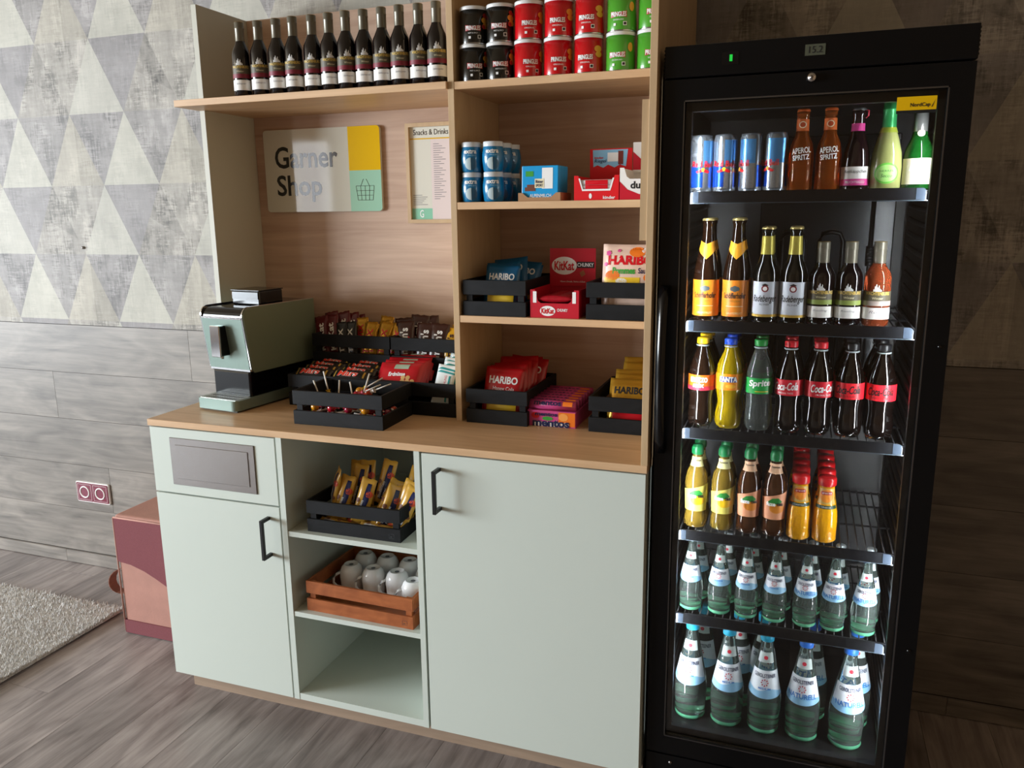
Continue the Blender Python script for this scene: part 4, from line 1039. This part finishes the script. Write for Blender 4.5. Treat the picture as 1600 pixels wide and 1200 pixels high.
k = MB(); k.tube([(1.575 - FX, .001, .112), (1.575 - FX, .006, .112)], .004, 10); k.build('screw', STEEL, kp)
for z_ in (.53, 1.225): 
    k = MB(); k.tube([(2.098 - FX, -.003, z_), (2.098 - FX, .002, z_)], .004, 10); k.build('screw', BLACKG, fr)
# shelves: wire grid and clear-edged front rail
RAILM = mat('rail_grey', '#17181b', .25)
ZS = {1: 1.545, 2: 1.247, 3: .982, 4: .716, 5: .487}
for r_, zs in ZS.items():
    k = MB()
    for i in range(27):
        x = XI0 + .014 + i * .0190
        k.tube([(x - FX, .128 - FYF, zs - .002), (x - FX, .565 - FYF, zs - .002)], .0019, 5)
    for y in (.128, .30, .45, .565): k.tube([(XI0 + .004 - FX, y - FYF, zs - .006), (XI1 - .004 - FX, y - FYF, zs - .006)], .0028, 6)
    g_ = k.build('wire_shelf', mat('black_wire', '#1c1c1e', .3), fr)
    k = MB(); pts = [(a - FX, b) for a, b in rrect(1.5645, 2.0575, zs - .0215, zs + .0045, .012, (1, 1, 0, 0))]
    k.prism(pts, .108 - FYF, .1105 - FYF, 'y'); rl_ = k.build('price_rail', RAILM, g_)
    k = MB()
    for x0 in (1.5645, 2.0575 - .020): k.prism([(a - FX, b) for a, b in rrect(x0, x0 + .020, zs - .0205, zs + .0035, .009, (x0 > 1.8, x0 < 1.8, 0, 0))], .1068 - FYF, .108 - FYF, 'y')
    k.build('clear_end', mat('rail_end', '#303843', .15), g_)
    k = MB(); fbx(k, 1.556, 2.070, .108, .113, zs - .0235, zs - .0215); k.build('rail_edge', mat('rail_edge_clear', '#3c444b', .15), g_)
# LED strips beside the door, inside
LEDM = mat('led_dot', '#ffffff', .3, emit='#eaf4ff', estr=14.)
for nm, xx, sgn in (('l', XI0 + .010, 1), ('r', XI1 - .010, -1)):
    k = MB(); fbx(k, xx - .004, xx + .004, .070, .074, .22, 1.70); st = k.build('led_strip', mat('led_base', '#50555a', .4), fr)
    k = MB()
    for i in range(74): fbx(k, xx - .003, xx + .003, .074, .0755, .225 + i * .020, .233 + i * .020)
    k.build('led_row', LEDM, st)
    area('fridge_led', (xx, .0785, .96), (sgn * .55, 1, 0), .007, 1.48, 4.6, (.93, .97, 1.0))
k = MB(); fbx(k, XI0 + .03, XI1 - .03, .095, .112, 1.743, 1.749); k.build('top_led', mat('led_base', '#50555a', .4), fr)

# ---------------------------------------------------------------- drinks
YF = .165
def glass_bottle(nm, label, prof, m, n=28):
    t = thing(nm, label, 'bottle'); b = MB().lathe(prof, n).build('bottle', m, t); return t, b
def crown(t, r, z, m):
    k = MB(); k.lathe([(r * 1.12, z), (r * 1.14, z + .002), (r * 1.0, z + .0055), (r * .8, z + .0065), (.0005, z + .0068)], 20)
    k.v = [(x * (1 + .03 * math.cos(21 * math.atan2(y, x))), y * (1 + .03 * math.cos(21 * math.atan2(y, x))), zz) for x, y, zz in k.v]
    return k.build('crown_cap', m, t)
def put(proto, xs, z, depth, gap, labelf, group, y0=YF, turn=None, drift=0.):
    n = 0
    for d_ in range(depth):
        for i, x in enumerate(xs):
            place(proto, n == 0, (x + drift * d_, y0 + d_ * gap, z), (0, 0, (turn[i] if turn else 0)), labelf(i, d_), group); n += 1
BK = ['', ', second one back', ', third one back', ', fourth one back', ', fifth one back', ', sixth one back']
def lf(base, names): return lambda i, d_: base % names[i] + (BK[d_] if d_ else ', front one')
TOP = 'on the top fridge shelf'

# energy drink cans
for i, x in enumerate((1.582, 1.635, 1.694, 1.748)):
    t = thing('energy_drink_can', 'slim silver and blue energy drink can on the top fridge shelf, %s from left' % ORD[i], 'can', (x, YF, ZS[1]), R((14, 2, -62, -38)[i]), 'energy drink cans')
    prof = [(.0005, .002), (.020, .0), (.0225, .002), (.0262, .008), (.0265, .012), (.0265, .120), (.0235, .128), (.0235, .132), (.0220, .132), (.0215, .129), (.0005, .129)]
    b = MB().lathe(prof, 32).build('can_body', mat('can_silver', '#b4bcc6', .25, metal=.85), t)
    CB = mat('can_blue', '#1c50b4' , .25, metal=.6)
    for a in (0, 1):
        tn = a * PI
        label_patch(prof, .014, .062, 1.5, .0004, CB, t, 'blue_panel', tn - .75, 12)
        label_patch(prof, .066, .119, 1.5, .0004, mat('can_light_blue', '#5a9bd8', .25, metal=.6), t, 'pale_blue_panel', tn + .75, 12)
        g = wrap(prof, .0009, tn)
        letter('Red Bull', g, 0, .0665, .050, RED, t, h=.0135, bold=.012)
        shape([disc(0, .054, .0045, 14)], g, YPR, t, 'sun_mark'); shape([[(-.016, .050), (-.004, .056), (-.002, .049), (-.012, .046)], [(.016, .050), (.004, .056), (.002, .049), (.012, .046)]], wrap(prof, .0013, tn), RED, t, 'twin_mark')

# orange spritz
prof = [(.0005, 0), (.025, 0), (.0268, .004), (.0268, .045), (.0274, .060), (.0268, .085), (.0235, .105), (.0155, .122), (.0130, .135), (.0125, .165), (.0135, .166), (.0135, .172), (.012, .176), (.0005, .176)]
ORL = mat('orange_spritz', (.95, .22, .03), .0, trans=.85, ior=1.36)
t, b = glass_bottle('spritz_bottle', '', prof, ORL); crown(t, .0125, .1745, mat('orange_cap', '#d4642c', .3, metal=.3))
nl = label_patch(prof, .133, .158, 2 * PI, .0006, mat('orange_label', '#d5692a', .45), t, 'neck_label'); shape([disc(0, .146, .0075, 18)], wrap(prof, .0012), CREAM, nl, 'seal'); shape([disc(0, .146, .0055, 18)], wrap(prof, .0016), mat('seal_orange', '#b8481c', .4), nl, 'seal')
g = wrap(prof, .0009); letter('APEROL', g, 0, .090, .042, PAPERW, b, h=.0130, bold=.02, rot=.1); letter('SPRITZ', wrap(prof, .0012), 0, .075, .036, PAPERW, b, h=.0115, bold=.02, rot=.1)
put(t, (1.802, 1.860), ZS[1], 1, .06, lf('orange spritz bottle %s %%s' % TOP, ('left of the pair', 'right of the pair')), 'orange spritz bottles')

# piccolo with pink band
prof = [(.0005, 0), (.0255, 0), (.0288, .004), (.0288, .060), (.026, .085), (.018, .112), (.0135, .130), (.0128, .160), (.0140, .161), (.0140, .172), (.0005, .172)]
t, b = glass_bottle('sparkling_wine_bottle', 'dark piccolo bottle with pink neck band on the top fridge shelf', prof, mat('plum_glass', '#1a0c10', .05, coat=.6)); crown(t, .0135, .171, mat('silver_cap', '#b9b9bd', .25, metal=.9))
label_patch(prof, .128, .144, 2 * PI, .0006, mat('pink_label', '#d0408e', .45), t, 'neck_band'); l_ = label_patch(prof, .012, .052, 2.8, .0006, mat('white_label', '#e9e6e2', .5), t)
label_patch(prof, .012, .026, 2.8, .0011, mat('pink_label', '#d0408e', .45), l_, 'pink_strip'); letter('Rotkäppchen', wrap(prof, .0014), 0, .041, .048, PBLACK, l_, h=.009, shear=.25); letter('FRUCHTSECCO', wrap(prof, .0016), 0, .019, .040, PAPERW, l_, h=.005)
k = MB(); k.tube([(.012, -.004, .172), (.019, -.004, .170), (.019, -.004, .160), (.014, -.004, .155)], .0018, 6); k.build('pull_tab', mat('pull_red', '#c03048', .4), t)
t.location = (1.917, YF, ZS[1])
# secco
prof = [(.0005, 0), (.0285, 0), (.0316, .004), (.0322, .050), (.0300, .080), (.0215, .112), (.0145, .132), (.0135, .150), (.0135, .186), (.0005, .186)]
t, b = glass_bottle('sparkling_wine_bottle', 'pale green frosted secco bottle with green foil neck on the top fridge shelf', prof, mat('pale_lime_drink', '#989c60', .12, coat=.5))
MB().lathe([(.0150, .128), (.0142, .150), (.0142, .168), (.0150, .169), (.0150, .172), (.0142, .173), (.0142, .187), (.0005, .188)], 20).build('foil', mat('green_foil', '#2f9150', .3, metal=.3), t)
label_patch(prof, .122, .133, 2 * PI, .0011, mat('lime_gold', '#a9b840', .3, metal=.4), t, 'foil_band')
g = wrap(prof, .0008); l_ = shape([disc(0, .036, .026, 28, .022)], g, mat('lime_label', '#6cc644', .45), b, 'oval_label'); g2 = wrap(prof, .0013)
shape([disc(0, .036, .022, 28, .018)], g2, mat('lime_label_light', '#a7dc7c', .45), b, 'oval_label'); letter('HERRES', wrap(prof, .0017), 0, .041, .026, mat('dark_green_ink', '#1f5a2c', .5), b, h=.004); letter('Secco', wrap(prof, .0017), 0, .031, .022, mat('dark_green_ink', '#1f5a2c', .5), b, h=.007, shear=.25)
t.location = (1.9788, YF, ZS[1])
# green bottle with silver neck
prof = [(.0005, 0), (.0265, 0), (.0295, .004), (.0295, .070), (.026, .088), (.0165, .112), (.0130, .128), (.0128, .160), (.0005, .160)]
t, b = glass_bottle('sparkling_wine_bottle', 'small green bottle with silver neck foil behind the yellow plate in the fridge', prof, mat('bright_green_glass', (.005, .075, .010), .0, trans=.3, ior=1.36))
MB().lathe([(.0150, .112), (.0140, .128), (.0138, .163), (.0005, .164)], 20).build('foil', mat('silver_foil', '#9a9a98', .3, metal=.7), t); l_ = label_patch(prof, .012, .066, 2.8, .0006, mat('cream_label', '#cfc6ae', .5), t)
letter('Lufton', wrap(prof, .0012), 0, .046, .040, PAPERW, l_, h=.013, shear=.3, bold=.02); shape([disc(0, .118, .007, 16)], wrap(prof, .0025), CREAM, t, 'medallion')
t.location = (2.0415, YF, ZS[1])

# wheat beer
prof = [(.0005, 0), (.0275, 0), (.0305, .004), (.0305, .105), (.0295, .120), (.0235, .152), (.0165, .178), (.0132, .200), (.0125, .228), (.0140, .229), (.0140, .236), (.0005, .236)]
t, b = glass_bottle('wheat_beer_bottle', '', prof, BGLASS); crown(t, .0135, .236, mat('cream_gold_cap', '#cdb978', .3, metal=.6))
OL = mat('orange_beer_label', '#e08320', .4); l_ = label_patch(prof, .012, .098, 3.2, .0006, OL, t); g = wrap(prof, .0012)
shape([disc(-.006, .078, .005, 12), disc(.006, .078, .005, 12), disc(0, .078, .007, 14)], g, mat('grey_medal', '#4c5658', .4), l_, 'medals')
letter('Schöfferhofer', g, 0, .062, .054, mat('dark_brown_ink', '#3a2412', .5), l_, h=.014, bold=.03); letter('WEIZEN', g, 0, .049, .026, mat('green_ink', '#3f5a2a', .5), l_, h=.004); shape([rect(-.02, .02, .036, .0372)], g, CREAM, l_); letter('GRAPEFRUIT', g, 0, .020, .036, CREAM, l_, h=.005)
shape([[(-.020, .190), (-.025, .170), (0, .146), (.025, .170), (.020, .190), (0, .182)]], wrap(prof, .0010), mat('neck_orange', '#eda328', .4), t, 'neck_label')
put(t, (1.604, 1.673), ZS[2], 2, .066, lf('wheat beer bottle with orange label on the second fridge shelf, %s', ('left', 'right')), 'wheat beer bottles')
# pilsner
prof = [(.0005, 0), (.0275, 0), (.0302, .004), (.0302, .108), (.0285, .122), (.0195, .142), (.0150, .156), (.0132, .190), (.0128, .206), (.0140, .207), (.0140, .215), (.0005, .215)]
t, b = glass_bottle('pilsner_bottle', '', prof, mat('pilsner_glass', '#080a08', .05, coat=.5)); crown(t, .0135, .2155, mat('cream_gold_cap', '#cdb978', .3, metal=.6))
l_ = label_patch(prof, .016, .096, 3.2, .0006, mat('silver_label', '#c3c8d2', .35), t); label_patch(prof, .014, .020, 3.2, .0010, GOLDP, l_, 'gold_strip'); g = wrap(prof, .0012)
letter('Radeberger', g, 0, .055, .056, PBLACK, l_, h=.020, shear=.3, bold=.01); letter('PILSNER', g, 0, .043, .022, PBLACK, l_, h=.004); shape([disc(0, .080, .008, 16)], g, mat('crest_red', '#7a2026', .4), l_, 'crest'); shape([disc(0, .080, .005, 12)], wrap(prof, .0016), PAPERW, l_, 'crest'); shape([[(-.008, .088), (0, .085), (.008, .088), (0, .092)]], g, PBLACK, l_, 'crest')
label_patch(prof, .158, .200, 2 * PI, .0006, mat('gold_neck_label', '#b5a84c', .35, metal=.4), t, 'neck_label')
put(t, (1.741, 1.803), ZS[2], 2, .066, lf('pilsner bottle with silver label on the second fridge shelf, %s', ('left', 'right')), 'pilsner bottles')
# small wines
for i, (x, gm_, st, lo) in enumerate(((1.864, DGLASS, '#8a9a4a', '#efece6'), (1.923, DGLASS, '#8a9a4a', '#efece6'), (1.982, mat('rose_glass', (.42, .085, .03), .0, trans=.6, ior=1.36), '#a89a94', '#efe6e2'))):
    t = wine(('white wine bottle on the second fridge shelf, %s' % ('left one', 'middle one')[i]) if i < 2 else 'rosé wine bottle at the right of the second fridge shelf', None, st, gm_, .187, .0285, 0., 'small_wine_bottle', lo)
    t.location = (x, YF, ZS[2]); t['group'] = 'small wine bottles in the fridge'

# soft drink bottles
pet = [(.0005, .004), (.018, .001), (.026, .002), (.0305, .012), (.0318, .030), (.0300, .050), (.0288, .068), (.0305, .084), (.0322, .092), (.0322, .134), (.0300, .148), (.0225, .172), (.0150, .190), (.0132, .196), (.0130, .208), (.0005, .208)]
fan = [(.0005, .004), (.018, .001), (.028, .002), (.0320, .014), (.0320, .035), (.0270, .062), (.0270, .070), (.0310, .090), (.0320, .098), (.0320, .140), (.0290, .158), (.0200, .180), (.0140, .194), (.0132, .208), (.0005, .208)]
COLA = mat('cola_bottle', '#0a0504', .06, coat=.8); FANT = mat('orange_soda', '#977f03', .08, coat=.8); MEZ = mat('mezzo_soda', '#1a0e08', .06, coat=.8); CLR = mat('lemonade_bottle', (.60, .66, .64), .0, trans=.93, ior=1.33)
def soda(nm, label, prof, lm, capc, lz=(.094, .132), lcol='#c00f1e'):
    t, b = glass_bottle(nm, label, prof, lm)
    c_ = MB(); c_.lathe([(.0142, .2065), (.0148, .2075), (.0148, .2195), (.0138, .2215), (.0005, .2218)], 24); c_.v = [(x * (1 + .025 * math.cos(24 * math.atan2(y, x))), y * (1 + .025 * math.cos(24 * math.atan2(y, x))), z) for x, y, z in c_.v]; c_.build('screw_cap', mat('cap_' + capc, capc, .35), t)
    MB().lathe([(.0148, .2005), (.0160, .2015), (.0160, .2035), (.0148, .2045)], 20).build('neck_ring', mat('neck_clear', '#8f9698', .1), t)
    return t, b, label_patch(prof, lz[0], lz[1], 2 * PI, .0006, mat('lab_' + lcol, lcol, .35), t)
S3N = 'on the third fridge shelf'
t, b, l_ = soda('soft_drink_bottle', '', pet, MEZ, '#e0b41c', lcol='#dd6a16'); g = wrap(pet, .0012); label_patch(pet, .094, .104, 2 * PI, .0010, mat('lab_pinkred', '#d03248', .35), l_, 'red_strip'); letter('mezzo', g, -.004, .120, .042, PAPERW, l_, h=.013, bold=.025); letter('mix', wrap(pet, .0016), -.004, .107, .026, PAPERW, l_, h=.012, bold=.025)
put(t, (1.602,), ZS[3], 3, .068, lambda i, d_: 'cola orange mix bottle with yellow cap %s' % S3N + (BK[d_] or ', front one'), 'mix soda bottles')
t, b, l_ = soda('soft_drink_bottle', '', fan, FANT, '#1c46b8', (.098, .138), '#ee8a1c'); g = wrap(fan, .0012); shape([[(-.022, .118), (.022, .118), (.018, .131), (-.020, .132)]], g, mat('fanta_blue', '#2440a0', .4), l_, 'blue_patch'); letter('FANTA', wrap(fan, .0018), 0, .125, .042, PAPERW, l_, h=.013, bold=.05); shape([disc(.006, .108, .012, 14, .005)], g, mat('orange_fruit', '#f2b23a', .4), l_)
put(t, (1.668,), ZS[3], 3, .068, lambda i, d_: 'orange soda bottle with blue cap %s' % S3N + (BK[d_] or ', front one'), 'orange soda bottles')
t, b, l_ = soda('soft_drink_bottle', '', pet, CLR, '#1d8a3c', lcol='#1f9c46'); letter('Sprite', wrap(pet, .0012), .003, .118, .052, PAPERW, l_, h=.020, bold=.03, shear=.15, rot=.06); shape([rect(-.008, .024, .099, .1005)], wrap(pet, .0012), YPR, l_)
put(t, (1.738,), ZS[3], 2, .068, lambda i, d_: 'clear lemonade bottle with green cap %s' % S3N + (BK[d_] or ', front one'), 'lemonade bottles')
t, b, l_ = soda('soft_drink_bottle', '', pet, COLA, '#c4202c', lcol='#c8142a'); letter('Coca-Cola', wrap(pet, .0012), 0, .116, .058, PAPERW, l_, h=.019, bold=.02, shear=.35, rot=.04); letter('ORIGINAL TASTE', wrap(pet, .0012), 0, .100, .036, PAPERW, l_, h=.004)
put(t, (1.807, 1.873), ZS[3], 3, .068, lf('cola bottle with red cap ' + S3N + ', %s', ('left', 'right')), 'cola bottles', turn=(-.25, .35))
t, b, l_ = soda('soft_drink_bottle', '', pet, COLA, '#17171a', lcol='#d8202c'); letter('Coca-Cola', wrap(pet, .0012), 0, .116, .058, PBLACK, l_, h=.019, bold=.02, shear=.35, rot=.04); letter('ZERO SUGAR', wrap(pet, .0012), 0, .101, .036, PBLACK, l_, h=.004)
put(t, (1.941, 2.008), ZS[3], 3, .068, lf('cola bottle with black cap ' + S3N + ', %s', ('left', 'right')), 'sugar-free cola bottles', turn=(-.2, -.1))

# iced tea
prof = [(.0005, 0), (.024, 0), (.0285, .004), (.0290, .020), (.0262, .040), (.0265, .050), (.0285, .100), (.0290, .120), (.0250, .145), (.0160, .163), (.0128, .176), (.0122, .200), (.0005, .200)]
for nm, lc, nc, col, xs2, side in (('lemon', '#e3d76a', '#ddd79a', (.34, .22, .03), (1.599, 1.665), ('left', 'right')), ('peach', '#e8a078', '#e5b894', (.10, .035, .012), (1.728, 1.789), ('left', 'right'))):
    t, b = glass_bottle('iced_tea_bottle', '', prof, mat('tea_' + nm, col, .02, trans=.45, ior=1.36, coat=.6))
    MB().lathe([(.0132, .190), (.0150, .192), (.0152, .204), (.0138, .209), (.0120, .2145), (.0005, .2155)], 22).build('screw_cap', mat('tea_cap', '#12703e', .35), t)
    tilt = lambda q: .010 * q
    l_ = label_patch(prof, .045, .108, 2.6, .0007, mat('tea_label_' + nm, lc, .45), t, 'label', 0, 16, tilt); label_patch(prof, .160, .184, 2.6, .0007, mat('tea_neck_' + nm, nc, .45), t, 'neck_label', 0, 12, lambda q: -.006 * q if False else 0)
    g = wrap(prof, .0013); g2 = wrap(prof, .0018)
    shape([disc(.008, .074, .018, 20, .012)], g, mat('fruit_' + nm, '#f0c020' if nm == 'lemon' else '#e08a2a', .4), l_, 'fruit_picture'); shape([[(-.018, .088), (-.004, .100), (.010, .102), (.020, .092), (.008, .084), (-.008, .082)]], g, mat('tea_leaf', '#2f8a3a', .4), l_, 'leaf_picture')
    letter('fuze', g2, -.007, .086, .022, PAPERW, l_, h=.011, bold=.05); letter('tea', g2, .014, .086, .015, PBLACK, l_, h=.009, bold=.03); letter('fuzetea', wrap(prof, .0015), 0, .176, .020, PBLACK, t, h=.005, bold=.02)
    put(t, xs2, ZS[4], 2, .062, lf(nm + ' iced tea bottle with green cap on the fourth fridge shelf, %s', side), nm + ' iced tea bottles')
# orange juice
prof = [(.0005, 0), (.025, 0), (.0285, .005), (.0285, .055), (.0270, .075), (.0225, .095), (.0185, .110), (.0178, .140), (.0005, .142)]
t, b = glass_bottle('orange_juice_bottle', '', prof, mat('orange_juice', '#f0a80c', .08, coat=.8, bump=.6, bscale=110))
MB().lathe([(.0195, .140), (.0212, .142), (.0212, .156), (.0195, .161), (.0005, .1615)], 24).build('lid', mat('juice_lid', '#c4161c', .3, coat=.4), t)
l_ = label_patch(prof, .097, .135, 2.2, .0007, mat('juice_label_clear', '#c8a860', .3), t); g = wrap(prof, .0013); shape([disc(0, .117, .016, 20)], g, mat('orange_slice', '#e58a24', .4), l_, 'orange_picture'); shape([rect(-.012, .012, .120, .128)], wrap(prof, .0018), mat('juice_logo', '#a52034', .4), l_, 'logo'); label_patch(prof, .086, .094, 2.4, .0008, mat('juice_green', '#22402a', .4), t, 'green_label'); letter('granini', wrap(prof, .0022), 0, .124, .020, PAPERW, l_, h=.005); letter('ORANGE', wrap(prof, .0014), 0, .090, .022, PAPERW, t, h=.004)
put(t, (1.848, 1.908), ZS[4], 5, .060, lf('orange juice bottle with red lid on the fourth fridge shelf, %s column', ('left', 'right')), 'orange juice bottles')
# mineral water
def water(h, r, nat, label_z, capc=None):
    s = h / .272
    prof = [(.0005, .006 * s), (r * .62, .004 * s), (r * .82, 0), (r * .93, .006 * s), (r * .90, .014 * s), (r * .93, .020 * s), (r, .062 * s), (r * .99, .095 * s), (r * .92, .118 * s), (r * .62, .182 * s), (r * .42, .225 * s), (r * .36, .238 * s), (r * .35, .262 * s), (.0005, .262 * s)]
    t, b = glass_bottle('water_bottle', '', prof, GREENW, 32)
    if capc: MB().lathe([(r * .36, .249 * s), (r * .40, .250 * s), (r * .41, .270 * s), (r * .38, h), (.0005, h)], 22).build('screw_cap', mat('cap_' + capc, capc, .35), t)
    z0, z1 = label_z[0] * s, label_z[1] * s
    l_ = label_patch(prof, z0, z1, 2.7, .0007, mat('water_label', '#dfe6ec', .4), t, 'label', 0, 20, None, lambda q: -.008 * s * (1 - q * q))
    label_patch(prof, z0, z0 + .014 * s, 2.7, .0011, mat('water_wave', '#8fc0e0' if not nat else '#6ea6dc', .4), l_, 'blue_wave', 0, 20, lambda q: .004 * s * math.sin(5 * q), lambda q: -.008 * s * (1 - q * q))
    g = wrap(prof, .0014); zc_ = (z0 + z1) / 2
    letter('GEROLSTEINER', g, 0, z1 - .013 * s, r * 1.30, NAVY, l_, h=.010 * s, bold=.02)
    shape([[(r * .22 * math.cos(a) * kq + .0 * kq, zc_ + .001 + r * .22 * math.sin(a) * kq) for a, kq in ((a_, .45), (a_ + .22, 1.), (a_ - .22, 1.))] for a_ in [q * PI / 4 for q in range(8)]], g, mat('star_red', '#c22a3c', .4), l_, 'star_mark')
    letter('NATURELL' if nat else 'MEDIUM', wrap(prof, .0016), 0, zc_ - (.017 if nat else .014) * s, r * (1.75 if nat else .7), mat('water_blue', '#3c7cc4', .4), l_, h=(.013 if nat else .005) * s, bold=.03)
    MB().lathe([(r * .84, -.0002), (r * .945, .005 * s), (r * .95, .008 * s), (r * .915, .013 * s)], 32).build('thick_base_ring', mat('green_glass_rim', '#5fae86', .08, coat=.6), t)
    nk = label_patch(prof, .196 * s, .222 * s, 1.8, .0007, mat('water_neck', '#b9c6c4', .4), t, 'neck_label', 0, 10); shape([disc(0, .209 * s, r * .12, 10)], wrap(prof, .0014), mat('star_red', '#c22a3c', .4), nk)
    return t
ws = water(.193, .0300, False, (.120, .172)); wn = water(.193, .0300, True, (.120, .172))
xs5 = (1.595, 1.668, 1.735, 1.804, 1.877, 1.942, 2.013)
for d_ in range(2):
    for i, x in enumerate(xs5):
        nat = i >= 4
        place(wn if nat else ws, d_ == 0 and i in (0, 4), (x + d_ * .012, YF + d_ * .068, ZS[5]), (0, 0, .1 * ((i * 3) % 3 - 1)), 'small %s water bottle, fifth fridge shelf, %s from left%s' % ('blue-label' if nat else 'white-label', ORD[i], BK[d_] or ', front one'), 'small water bottles')
for w_ in (ws, wn): pass
wb = water(.272, .0425, False, (.112, .176), '#27a0c4'); wc = water(.272, .0425, True, (.112, .176), '#2c6cc8')
for d_ in range(2):
    for i, x in enumerate((1.604, 1.699, 1.793, 1.888, 1.993)):
        nat = i >= 3
        place(wc if nat else wb, d_ == 0 and i in (0, 3), (x + d_ * (.02 if i != 2 else -.01), YF + d_ * .098, .1755), (0, 0, .12 * ((i * 2) % 3 - 1)), 'large water bottle with %s cap, fridge floor, %s from left%s' % ('blue' if nat else 'turquoise', ORD[i], BK[d_] or ', front one'), 'large water bottles')
# crown caps for the small water bottles
capm = mat('water_crown', '#b8c4c8', .3, metal=.6)
for o in [x for x in COL.objects if x.name.startswith('water_bottle') and x.type == 'EMPTY' and abs(x.location.z - ZS[5]) < .01]:
    crown(o, .0108, .1862, capm)
